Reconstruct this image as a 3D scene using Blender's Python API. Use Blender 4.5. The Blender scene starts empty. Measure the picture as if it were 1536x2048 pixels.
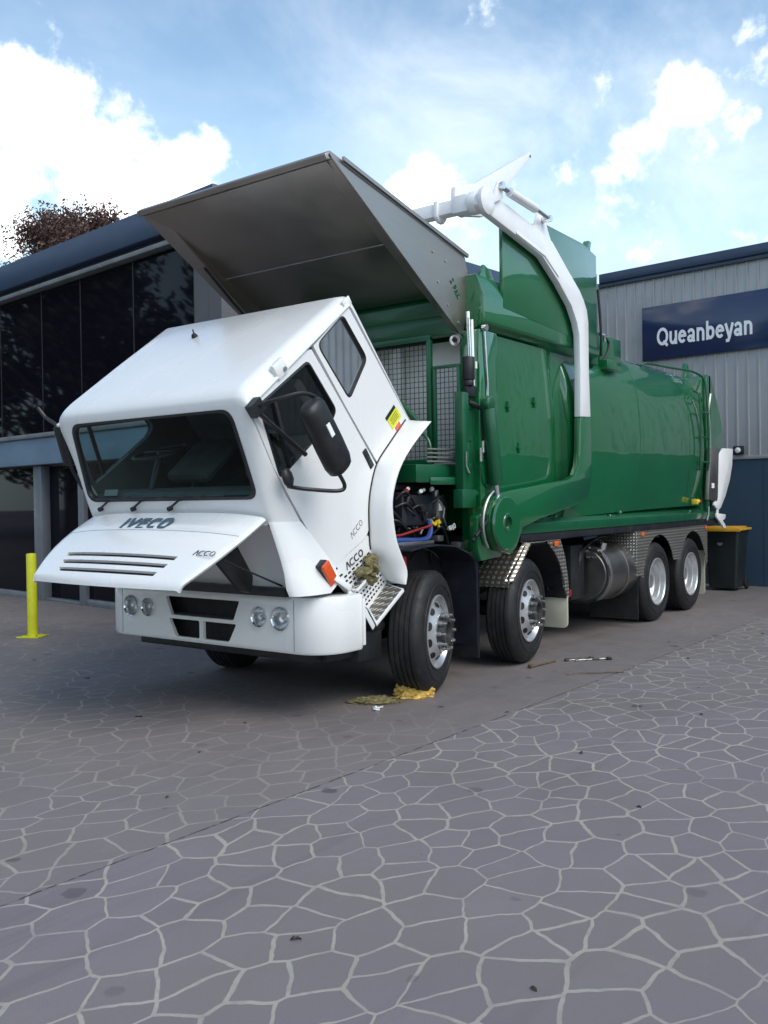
import bpy, bmesh, math, random
from mathutils import Vector, Matrix
from math import sin, cos, pi, radians, sqrt
random.seed(7)
S = bpy.context.scene
C = S.collection

# ------------------------------------------------------------------ camera
R_ = Vector((0.59270879, -0.80529797, -0.01383698)); U_ = Vector((0.01883222, -0.00331857, 0.99981715)); F_ = Vector((0.80519664, 0.592861, -0.0131986))
cd = bpy.data.cameras.new('camera'); cam = bpy.data.objects.new('camera', cd); C.objects.link(cam)
M3 = Matrix((R_, U_, -F_)).transposed()
cam.matrix_world = Matrix.Translation((-6.20519, -5.24831, 1.5782)) @ M3.to_4x4()
cd.sensor_fit = 'VERTICAL'; cd.sensor_height = 36.0; cd.lens = 36.0*1818.05/2048
cd.clip_start = .05; cd.clip_end = 2000
S.camera = cam
S.render.resolution_x = 768; S.render.resolution_y = 1024

# ------------------------------------------------------------------ world: sky and clouds
SUN_EL, SUN_AZ = radians(48), Vector((-0.15, -1.0, 0)).normalized()      # towards the sun
W = bpy.data.worlds.new('World'); S.world = W; W.use_nodes = True
nt = W.node_tree; N = nt.nodes; L = nt.links; N.clear()
def nd(t, **k):
    n = N.new(t)
    for a, b in k.items(): setattr(n, a, b)
    return n
def mth(op, a, b=None, c=None, clamp=False):
    n = nd('ShaderNodeMath', operation=op); n.use_clamp = clamp
    for i, v in enumerate((a, b, c)):
        if v is None: continue
        if isinstance(v, (int, float)): n.inputs[i].default_value = v
        else: L.new(v, n.inputs[i])
    return n.outputs[0]
sky = nd('ShaderNodeTexSky'); sky.sky_type = 'NISHITA'; sky.sun_disc = False
sky.sun_elevation = SUN_EL; sky.sun_rotation = math.atan2(SUN_AZ.x, SUN_AZ.y)
sky.air_density = 1.0; sky.dust_density = .8; sky.ozone_density = 1.3
tc = nd('ShaderNodeTexCoord'); dirv = tc.outputs['Generated']
def noise(vec, scale, det=6, rough=.55, dist=0.0):
    n = nd('ShaderNodeTexNoise'); n.inputs['Scale'].default_value = scale; n.inputs['Detail'].default_value = det
    n.inputs['Roughness'].default_value = rough; n.inputs['Distortion'].default_value = dist
    L.new(vec, n.inputs['Vector']); return n.outputs['Fac']
def blob(d, r, amp):
    v = nd('ShaderNodeVectorMath', operation='DISTANCE'); L.new(dirv, v.inputs[0]); v.inputs[1].default_value = d
    m = nd('ShaderNodeMapRange'); m.interpolation_type = 'SMOOTHSTEP'; L.new(v.outputs['Value'], m.inputs[0])
    m.inputs[1].default_value = r; m.inputs[2].default_value = r*.25; m.inputs[3].default_value = 0; m.inputs[4].default_value = amp
    return m.outputs[0]
BL = [((0.485, 0.798, 0.357), 0.1, 0.58), ((0.528, 0.77, 0.359), 0.085, 0.6), ((0.573, 0.742, 0.349), 0.08, 0.58), ((0.609, 0.718, 0.337), 0.06, 0.52), ((0.631, 0.687, 0.361), 0.045, 0.5), ((0.579, 0.755, 0.307), 0.11, 0.62), ((0.621, 0.722, 0.305), 0.07, 0.5), ((0.529, 0.782, 0.331), 0.07, 0.5), ((0.497, 0.822, 0.277), 0.06, 0.5), ((0.793, 0.526, 0.307), 0.075, 0.6880000000000001), ((0.819, 0.493, 0.296), 0.06, 0.43), ((0.776, 0.551, 0.307), 0.05, 0.43), ((0.882, 0.277, 0.381), 0.06, 0.5332), ((0.886, 0.295, 0.358), 0.05, 0.43), ((0.887, 0.22, 0.406), 0.06, 0.559), ((0.902, 0.238, 0.361), 0.045, 0.387), ((0.882, 0.323, 0.344), 0.05, 0.43), ((0.898, 0.279, 0.341), 0.045, 0.43), ((0.767, 0.439, 0.468), 0.04, 0.36119999999999997), ((0.729, 0.537, 0.425), 0.03, 0.258), ((0.936, 0.248, 0.252), 0.035, 0.34400000000000003), ((0.86, 0.416, 0.296), 0.1, 0.1892), ((0.893, 0.349, 0.286), 0.1, 0.1892)]
BL += [((-.3,-.8,.5),.5,.5),((-.9,-.1,.35),.4,.5),((.2,-.9,.3),.4,.5),((-.2,.3,.9),.4,.4),((-.6,.6,.4),.35,.5)]
tot = None
for b in BL:
    o = blob(*b); tot = o if tot is None else mth('MAXIMUM', tot, o)
n1 = noise(dirv, 7.0, 8, .6, .15); n2 = noise(dirv, 22.0, 8, .62, .1)
nn = mth('ADD', mth('MULTIPLY', n1, .75), mth('MULTIPLY', n2, .45))
dens = mth('ADD', tot, mth('MULTIPLY', mth('SUBTRACT', nn, .6), 2.0))
cm = nd('ShaderNodeMapRange'); cm.interpolation_type = 'SMOOTHSTEP'; L.new(dens, cm.inputs[0])
cm.inputs[1].default_value = .28; cm.inputs[2].default_value = .72
# thin high veil
sep = nd('ShaderNodeSeparateXYZ'); L.new(dirv, sep.inputs[0])
mp = nd('ShaderNodeMapping'); mp.inputs['Scale'].default_value = (2.0, 5.0, 6.0); mp.inputs['Rotation'].default_value = (0, .3, .6); L.new(dirv, mp.inputs[0])
veil = nd('ShaderNodeMapRange'); veil.interpolation_type = 'SMOOTHSTEP'; L.new(noise(mp.outputs[0], 1.3, 7, .6, .3), veil.inputs[0])
veil.inputs[1].default_value = .28; veil.inputs[2].default_value = .95; veil.inputs[4].default_value = .62
rightv = blob((.86, .36, .36), .42, 1.0)
vfac = mth('MULTIPLY', veil.outputs[0], mth('ADD', mth('MULTIPLY', rightv, .6), .30))
shade = mth('MULTIPLY_ADD', noise(dirv, 11.0, 5, .5), .35, .83)
ccol = nd('ShaderNodeVectorMath', operation='SCALE'); ccol.inputs[0].default_value = (12.5, 12.2, 12.0); L.new(shade, ccol.inputs[3])
hz = nd('ShaderNodeMapRange'); L.new(sep.outputs[2], hz.inputs[0]); hz.inputs[1].default_value = .0; hz.inputs[2].default_value = .5; hz.inputs[3].default_value = 1; hz.inputs[4].default_value = 0
gain = nd('ShaderNodeVectorMath', operation='MULTIPLY'); L.new(sky.outputs[0], gain.inputs[0]); gain.inputs[1].default_value = (1.24, 1.36, 1.27)
hz.inputs[1].default_value = .12; hz.inputs[2].default_value = .46; hz.inputs[3].default_value = .62; hz.inputs[4].default_value = .0
m0 = nd('ShaderNodeMix', data_type='RGBA'); L.new(hz.outputs[0], m0.inputs['Factor']); L.new(gain.outputs[0], m0.inputs[6]); m0.inputs[7].default_value = (5.3, 7.0, 8.0, 1)
m1 = nd('ShaderNodeMix', data_type='RGBA'); L.new(vfac, m1.inputs['Factor']); L.new(m0.outputs[2], m1.inputs[6]); m1.inputs[7].default_value = (8.4, 8.7, 9.0, 1)
m2 = nd('ShaderNodeMix', data_type='RGBA'); L.new(cm.outputs[0], m2.inputs['Factor']); L.new(m1.outputs[2], m2.inputs[6]); L.new(ccol.outputs[0], m2.inputs[7])
bg = nd('ShaderNodeBackground'); L.new(m2.outputs[2], bg.inputs[0]); bg.inputs[1].default_value = .12
wo = nd('ShaderNodeOutputWorld'); L.new(bg.outputs[0], wo.inputs[0])
# one broad sun: the yard lies under cloud shadow
sl = bpy.data.lights.new('sun', 'SUN'); sl.energy = 1.35; sl.angle = radians(40); sl.color = (1, .93, .84)
so = bpy.data.objects.new('sun', sl); C.objects.link(so)
sd = Vector((SUN_AZ.x*cos(SUN_EL), SUN_AZ.y*cos(SUN_EL), sin(SUN_EL)))
so.rotation_euler = sd.to_track_quat('Z', 'Y').to_euler()
S.view_settings.view_transform = 'Standard'; S.view_settings.look = 'None'; S.view_settings.gamma = 1; S.view_settings.exposure = 0.6

# ------------------------------------------------------------------ materials
class Mt:
    def __init__(s, name):
        s.m = bpy.data.materials.new(name); s.m.use_nodes = True
        s.nt = s.m.node_tree; s.N = s.nt.nodes; s.L = s.nt.links
        s.b = s.N['Principled BSDF']; s.o = s.N['Material Output']
    def n(s, t, **k):
        x = s.N.new(t)
        for a, b in k.items(): setattr(x, a, b)
        return x
    def set(s, x, i, v):
        if isinstance(v, (int, float, tuple)): x.inputs[i].default_value = v
        else: s.L.new(v, x.inputs[i])
    def math(s, op, a, b=None, c=None):
        x = s.n('ShaderNodeMath', operation=op)
        for i, v in enumerate((a, b, c)):
            if v is not None: s.set(x, i, v)
        return x.outputs[0]
    def coord(s): return s.n('ShaderNodeTexCoord').outputs['Object']
    def noise(s, sc, det=4, rough=.55, vec=None, dist=0.0):
        x = s.n('ShaderNodeTexNoise'); x.inputs['Scale'].default_value = sc; x.inputs['Detail'].default_value = det; x.inputs['Roughness'].default_value = rough
        x.inputs['Distortion'].default_value = dist
        s.L.new(vec if vec is not None else s.coord(), x.inputs['Vector']); return x.outputs['Fac']
    def rng(s, v, a, b, c=0.0, d=1.0, smooth=True):
        x = s.n('ShaderNodeMapRange'); x.interpolation_type = 'SMOOTHSTEP' if smooth else 'LINEAR'
        for i, q in enumerate((v, a, b, c, d)): s.set(x, i, q)
        return x.outputs[0]
    def mix(s, f, a, b):
        x = s.n('ShaderNodeMix', data_type='RGBA')
        s.set(x, 'Factor', f); 
        for i, v in ((6, a), (7, b)):
            if isinstance(v, tuple): x.inputs[i].default_value = (*v[:3], 1)
            else: s.L.new(v, x.inputs[i])
        return x.outputs[2]
    def bump(s, h, st=.3, d=.01):
        x = s.n('ShaderNodeBump'); x.inputs['Strength'].default_value = st; x.inputs['Distance'].default_value = d
        s.L.new(h, x.inputs['Height']); s.L.new(x.outputs[0], s.b.inputs['Normal'])
def std(name, col, rough=.5, metal=0.0, coat=0.0, vary=.12, sc=3.0, bump=0.0, bsc=60.0, spec=.5, dirt=None, dsc=2.0, damt=.4):
    m = Mt(name); b = m.b
    f = m.noise(sc, 2 if col[0] > .7 else 6, .6)
    lo = tuple(c*(1-vary) for c in col); hi = tuple(min(1, c*(1+vary)) for c in col)
    cc = m.mix(m.rng(f, .3, .7), lo, hi)
    if dirt:
        cc = m.mix(m.math('MULTIPLY', m.rng(m.noise(dsc, 8, .65), .5, .75), damt), cc, dirt)
    m.L.new(cc, b.inputs['Base Color'])
    m.L.new(m.rng(m.noise(sc*2.3, 1 if col[0] > .7 else 5), .3, .7, max(0, rough*.85), min(1, rough*1.15)), b.inputs['Roughness'])
    b.inputs['Metallic'].default_value = metal; b.inputs['Coat Weight'].default_value = coat; b.inputs['Coat Roughness'].default_value = .16 if col[0] > .7 else .05
    b.inputs['Specular IOR Level'].default_value = spec
    if bump: m.bump(m.noise(bsc, 4), bump, .004)
    return m.m
def coated(name, col, rough, wav=.02, **k):
    mm = std(name, col, rough, coat=.8, **k)
    return mm
M = {}
M['white'] = std('white_paint', (.80, .80, .79), .28, coat=.5, vary=.02, sc=.9)
M['armwhite'] = std('white_arm_paint', (.82, .82, .83), .35, coat=.3, vary=.02, dirt=(.6, .58, .55), dsc=4, damt=.15)
def green():
    m = Mt('green_paint'); b = m.b
    c = m.mix(m.rng(m.noise(1.2, 5), .3, .7), (.001, .100, .025), (.001, .120, .032))
    m.L.new(c, b.inputs['Base Color']); b.inputs['Roughness'].default_value = .32
    b.inputs['Coat Weight'].default_value = 1.0; b.inputs['Coat Roughness'].default_value = .02; b.inputs['Coat IOR'].default_value = 1.65
    h = m.noise(1.1, 3, .5); x = m.n('ShaderNodeBump'); x.inputs['Strength'].default_value = .35; x.inputs['Distance'].default_value = .03
    m.L.new(h, x.inputs['Height']); m.L.new(x.outputs[0], b.inputs['Coat Normal'])
    return m.m
M['green'] = green()
M['greenmat'] = std('green_frame_paint', (.002, .082, .030), .38, coat=.3, vary=.1)
M['black'] = std('black_plastic', (.012, .012, .014), .45, vary=.3, sc=8, dirt=(.05, .048, .045), dsc=5, damt=.35)
M['chassis'] = std('chassis_black', (.010, .011, .014), .5, vary=.4, sc=5, dirt=(.05, .047, .042), dsc=4, damt=.5)
M['navy'] = std('dark_guard_plastic', (.014, .016, .024), .42, vary=.3, sc=4, dirt=(.06, .058, .06), dsc=3, damt=.5)
M['rubber'] = std('tyre_rubber', (.010, .010, .011), .62, vary=.3, sc=9, dirt=(.055, .050, .044), dsc=6, damt=.5, bump=.15)
M['rim'] = std('silver_wheel', (.62, .62, .63), .36, metal=.75, vary=.06, dirt=(.3, .28, .25), dsc=9, damt=.35)
M['chrome'] = std('chrome', (.8, .8, .8), .10, metal=1.0, vary=.02)
M['steelgrey'] = std('grey_steel', (.38, .38, .38), .35, metal=.8, vary=.15, dirt=(.12, .10, .08), dsc=7)
M['lampmirror'] = std('lamp_reflector', (.88, .88, .87), .30, metal=.85, vary=.02)
M['tankmetal'] = std('dull_tank_metal', (.20, .195, .185), .34, metal=.85, vary=.2, dirt=(.06, .05, .04), dsc=6)
M['hubsteel'] = std('hub_steel', (.10, .10, .10), .45, metal=.7, vary=.3, sc=12, dirt=(.05, .045, .04), dsc=8)
M['nutsteel'] = std('nut_steel', (.62, .61, .59), .28, metal=.9, vary=.1, sc=40)
M['darkhole'] = std('dark_opening', (.006, .006, .007), .7, vary=.2)
M['amber'] = std('amber_lens', (.75, .13, .01), .2, coat=.6, vary=.06, sc=30)
M['orange'] = std('orange_lens', (.72, .09, .015), .22, coat=.6, vary=.1, sc=40)
M['redpaint'] = std('red_paint', (.45, .015, .015), .4, vary=.2)
M['bluehose'] = std('blue_hose', (.025, .055, .22), .4, vary=.15)
M['redhose'] = std('red_hose', (.30, .02, .018), .4, vary=.15)
M['yellow'] = std('yellow_plastic', (.75, .55, .03), .45, vary=.08)
M['bollard'] = std('yellow_green_paint', (.62, .62, .015), .42, vary=.06, sc=6, dirt=(.25, .24, .05), dsc=9, damt=.35, bump=.1)
M['cream'] = std('cream_rubber', (.60, .57, .44), .6, vary=.08, dirt=(.30, .26, .18), dsc=6, damt=.5)
M['palepanel'] = std('pale_grey_panel', (.82, .82, .79), .5, vary=.08)
M['interior'] = std('cab_interior', (.075, .078, .080), .7, vary=.2)
M['interiorpale'] = std('cab_trim', (.20, .22, .22), .7, vary=.1)
M['letter'] = std('grey_lettering', (.07, .12, .17), .3, metal=.3, vary=.05)
M['letterdk'] = std('dark_lettering', (.06, .065, .07), .4, vary=.05)
M['white2'] = std('white_letter', (.86, .86, .88), .5, vary=.02)
M['rag'] = std('olive_rag', (.16, .135, .06), .9, vary=.4, sc=25, bump=.6, bsc=70)
M['ragyellow'] = std('yellow_sponge', (.66, .42, .10), .9, vary=.35, sc=30, bump=.9, bsc=50)
M['bindark'] = std('bin_plastic', (.012, .017, .018), .42, vary=.25)
M['binlid'] = std('bin_lid', (.62, .33, .02), .45, vary=.15, dirt=(.3, .15, .02), dsc=14)
M['sticker'] = std('yellow_sticker', (.72, .72, .02), .4, vary=.05)
M['mullion'] = std('grey_aluminium', (.20, .21, .24), .45, metal=.3, vary=.08)
M['strip'] = std('gutter_strip', (.17, .18, .19), .5, vary=.15)
M['fascia'] = std('navy_fascia', (.028, .050, .098), .38, vary=.06, sc=1.0)
M['navywall'] = std('navy_wall', (.036, .070, .108), .5, vary=.10, sc=.8, dirt=(.05, .07, .09), dsc=1.3)
M['canopy'] = std('blue_grey_canopy', (.17, .25, .34), .4, metal=.2, vary=.14, sc=1.1)
M['greywall'] = std('pale_wall', (.10, .094, .10), .6, vary=.06, sc=.8)
M['tool'] = std('tool_steel', (.30, .29, .28), .38, metal=1, vary=.2, sc=40)
M['rust'] = std('rusty_bar', (.16, .10, .06), .6, metal=.4, vary=.35, sc=40)
M['wood'] = std('dry_twig', (.13, .09, .055), .8, vary=.4, sc=50)
M['leafdry'] = std('dead_leaf', (.05, .038, .026), .85, vary=.4, sc=60)
M['leafpaper'] = std('paper_scrap', (.42, .41, .38), .8, vary=.1, sc=60)
def stainless(name, base, rough):
    m = Mt(name); b = m.b
    v = m.n('ShaderNodeMapping'); m.L.new(m.coord(), v.inputs[0]); v.inputs['Scale'].default_value = (1, 60, 60)
    f = m.noise(3.0, 6, .6, v.outputs[0]); g = m.noise(1.4, 6, .6)
    c = m.mix(m.rng(m.math('ADD', m.math('MULTIPLY', f, .4), m.math('MULTIPLY', g, .6)), .35, .65), tuple(x*.86 for x in base), base)
    m.L.new(c, b.inputs['Base Color']); b.inputs['Metallic'].default_value = 1.0
    m.L.new(m.rng(g, .3, .7, rough*.8, rough*1.25), b.inputs['Roughness'])
    m.bump(f, .06, .002)
    return m.m
M['stainless'] = stainless('stainless_steel', (.42, .375, .34), .38)
def checker(slope=False):
    m = Mt('sloped_checker_plate' if slope else 'checker_plate'); b = m.b
    sx = m.n('ShaderNodeSeparateXYZ'); m.L.new(m.coord(), sx.inputs[0])
    u = m.math('ADD', sx.outputs[0], m.math('MULTIPLY', sx.outputs[1], 1.0)); w = sx.outputs[2]
    if slope: u, w = sx.outputs[1], m.math('MULTIPLY', sx.outputs[2], 1.35)
    k = 2*pi/(.12 if slope else .075)
    a = m.math('SINE', m.math('MULTIPLY', m.math('ADD', u, w), k)); c = m.math('SINE', m.math('MULTIPLY', m.math('SUBTRACT', u, w), k))
    h = m.rng(m.math('MULTIPLY', a, c), .15, .55)
    g = m.noise(5, 6)
    col = m.mix(h, m.mix(g, (.16, .145, .12), (.24, .22, .19)), (.72, .71, .68))
    m.L.new(col, b.inputs['Base Color']); b.inputs['Metallic'].default_value = .8
    m.L.new(m.rng(h, 0., 1., .48, .22), b.inputs['Roughness']); m.bump(h, .6, .006)
    return m.m
M['checker'] = checker(); M['checkerslope'] = checker(True)
def glass(name, tint, fac, gl=.03):
    m = Mt(name); m.N.remove(m.b)
    t = m.n('ShaderNodeBsdfTransparent'); t.inputs[0].default_value = (*tint, 1)
    g = m.n('ShaderNodeBsdfGlossy'); g.inputs['Roughness'].default_value = gl
    f = m.n('ShaderNodeFresnel'); f.inputs[0].default_value = fac
    x = m.n('ShaderNodeMixShader'); m.L.new(f.outputs[0], x.inputs[0]); m.L.new(t.outputs[0], x.inputs[1]); m.L.new(g.outputs[0], x.inputs[2])
    m.L.new(x.outputs[0], m.o.inputs[0]); return m.m
M['lampglass'] = glass('lamp_glass', (.93, .94, .95), 1.35)
M['glass'] = glass('tinted_glass', (.74, .92, .88), 1.14)
M['sideglass'] = glass('dark_tinted_glass', (.62, .70, .70), 1.7)
def blackglass():
    m = Mt('black_glass'); b = m.b
    b.inputs['Base Color'].default_value = (.006, .006, .010, 1); b.inputs['Roughness'].default_value = .03; b.inputs['IOR'].default_value = 1.20
    m.bump(m.noise(.5, 2), .03, .05); return m.m
M['blackglass'] = blackglass()
def signpanel():
    m = Mt('navy_sign_panel'); b = m.b
    m.L.new(m.mix(m.rng(m.noise(.6, 3), .3, .7), (.010, .024, .078), (.014, .030, .092)), b.inputs['Base Color'])
    b.inputs['Roughness'].default_value = .16; b.inputs['Coat Weight'].default_value = .3; return m.m
M['sign'] = signpanel()
M['opp'] = std('cream_render', (.52, .50, .44), .7, vary=.08)
M['opp2'] = std('faded_sign_band', (.42, .20, .12), .6, vary=.3, sc=.6)
M['clad'] = std('grey_cladding', (.41, .405, .41), .42, metal=.15, vary=.05, sc=.7, dirt=(.2, .2, .2), dsc=1.5, damt=.3)

def paving():
    m = Mt('stencilled_paving'); b = m.b
    co = m.coord(); sx = m.n('ShaderNodeSeparateXYZ'); m.L.new(co, sx.inputs[0])
    wn = m.n('ShaderNodeTexNoise'); wn.inputs['Scale'].default_value = 2.6; wn.inputs['Detail'].default_value = 3; wn.inputs['Roughness'].default_value = .5; m.L.new(co, wn.inputs['Vector'])
    off = m.n('ShaderNodeVectorMath', operation='MULTIPLY_ADD'); m.L.new(wn.outputs['Color'], off.inputs[0]); off.inputs[1].default_value = (.13, .13, 0); m.L.new(co, off.inputs[2])
    mp = m.n('ShaderNodeMapping'); mp.inputs['Rotation'].default_value = (0, 0, .62); mp.inputs['Scale'].default_value = (3.95, 5.3, 0); m.L.new(off.outputs[0], mp.inputs[0])
    def vor(feat):
        v = m.n('ShaderNodeTexVoronoi'); v.voronoi_dimensions = '2D'; v.feature = feat; v.inputs['Scale'].default_value = 1.0; v.inputs['Randomness'].default_value = .88
        m.L.new(mp.outputs[0], v.inputs['Vector']); return v
    ve = vor('DISTANCE_TO_EDGE'); vc = vor('F1')
    wd = m.rng(m.noise(1.6, 4), .25, .75, .021, .050)
    wd2 = m.math('ADD', wd, m.math('MULTIPLY', m.math('SUBTRACT', m.noise(38, 3), .5), .022))
    line = m.math('SUBTRACT', 1.0, m.rng(m.math('DIVIDE', ve.outputs['Distance'], wd2), .72, 1.12))
    # worn, driven-over side beyond the saw cut
    yj = m.math('SUBTRACT', sx.outputs[1], m.math('MULTIPLY_ADD', sx.outputs[0], -.033, -2.045))
    far = m.rng(yj, -.01, .01)
    wear = m.noise(.55, 6, .6)
    keepnear = m.rng(wear, .30, .45, .55, 1.0)
    keepfar = m.math('MULTIPLY', m.rng(wear, .36, .58, .30, .80), 1.0)
    dist = m.rng(m.math('SUBTRACT', sx.outputs[0], m.math('MULTIPLY', sx.outputs[1], .35)), -2.6, 0.6, 1.0, .22)
    keep = m.math('ADD', m.math('MULTIPLY', keepnear, m.math('SUBTRACT', 1.0, far)), m.math('MULTIPLY', m.math('MULTIPLY', keepfar, dist), far))
    keep = m.math('MULTIPLY', keep, m.rng(m.noise(9, 7, .7), .28, .56, .50, 1.0))
    line = m.math('MULTIPLY', line, keep)
    sp = m.n('ShaderNodeSeparateColor'); m.L.new(vc.outputs['Color'], sp.inputs[0])
    tile = m.mix(sp.outputs[0], (.182, .159, .172), (.210, .185, .197))
    tile = m.mix(m.math('MULTIPLY', m.rng(m.noise(.8, 7, .62), .42, .68), .6), tile, (.192, .164, .148))
    tile = m.mix(m.math('MULTIPLY', m.rng(m.noise(130, 3), .3, .7), .35), tile, (.135, .130, .138))
    tile = m.mix(m.math('MULTIPLY', far, .45), tile, (.180, .157, .142))
    tv = m.n('ShaderNodeMapping'); tv.inputs['Scale'].default_value = (.22, 2.6, 1); tv.inputs['Rotation'].default_value = (0, 0, .12); m.L.new(co, tv.inputs[0])
    tile = m.mix(m.math('MULTIPLY', m.rng(m.noise(1.0, 7, .66, tv.outputs[0]), .52, .72), .34), tile, (.085, .078, .076))
    tile = m.mix(m.math('MULTIPLY', m.rng(m.noise(5.5, 8, .7), .55, .75), .35), tile, (.23, .21, .195))
    # oil spots and small stains
    vs = m.n('ShaderNodeTexVoronoi'); vs.voronoi_dimensions = '2D'; vs.inputs['Scale'].default_value = 1.5; vs.inputs['Randomness'].default_value = 1
    dd = m.n('ShaderNodeVectorMath', operation='MULTIPLY_ADD'); wn2 = m.n('ShaderNodeTexNoise'); wn2.inputs['Scale'].default_value = 14; m.L.new(co, wn2.inputs['Vector'])
    m.L.new(wn2.outputs['Color'], dd.inputs[0]); dd.inputs[1].default_value = (.06, .06, 0); m.L.new(co, dd.inputs[2]); m.L.new(dd.outputs[0], vs.inputs['Vector'])
    sc2 = m.n('ShaderNodeSeparateColor'); m.L.new(vs.outputs['Color'], sc2.inputs[0])
    rad = m.rng(sc2.outputs[1], .55, 1.0, .0, .075, False)
    spot = m.math('SUBTRACT', 1.0, m.rng(m.math('SUBTRACT', vs.outputs['Distance'], rad), -.012, .012))
    spot = m.math('MULTIPLY', spot, m.rng(sc2.outputs[2], .2, .9, .25, .75))
    grout = m.mix(m.noise(4, 5), (.29, .265, .225), (.40, .375, .33))
    col = m.mix(line, tile, grout)
    big = m.rng(m.noise(.35, 5, .55), .40, .65, 0., .25)
    col = m.mix(big, col, (.11, .104, .10))
    col = m.mix(spot, col, (.035, .032, .035))
    jl = m.math('ABSOLUTE', m.math('ADD', yj, m.math('MULTIPLY', m.math('SUBTRACT', m.noise(16, 3), .5), .018)))
    jn = m.math('MULTIPLY', m.math('SUBTRACT', 1.0, m.rng(jl, .003, .009)), m.rng(m.noise(12, 3), .40, .56, .12, .8))
    col = m.mix(jn, col, (.02, .018, .016))
    m.L.new(col, b.inputs['Base Color'])
    m.L.new(m.rng(m.noise(3, 6), .3, .7, .52, .72), b.inputs['Roughness']); b.inputs['Specular IOR Level'].default_value = .35
    h = m.math('ADD', m.math('MULTIPLY', m.noise(180, 3), .25), m.math('ADD', m.math('MULTIPLY', line, -.25), m.math('MULTIPLY', jn, -1.0)))
    m.bump(h, .35, .006)
    return m.m
M['paving'] = paving()

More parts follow.
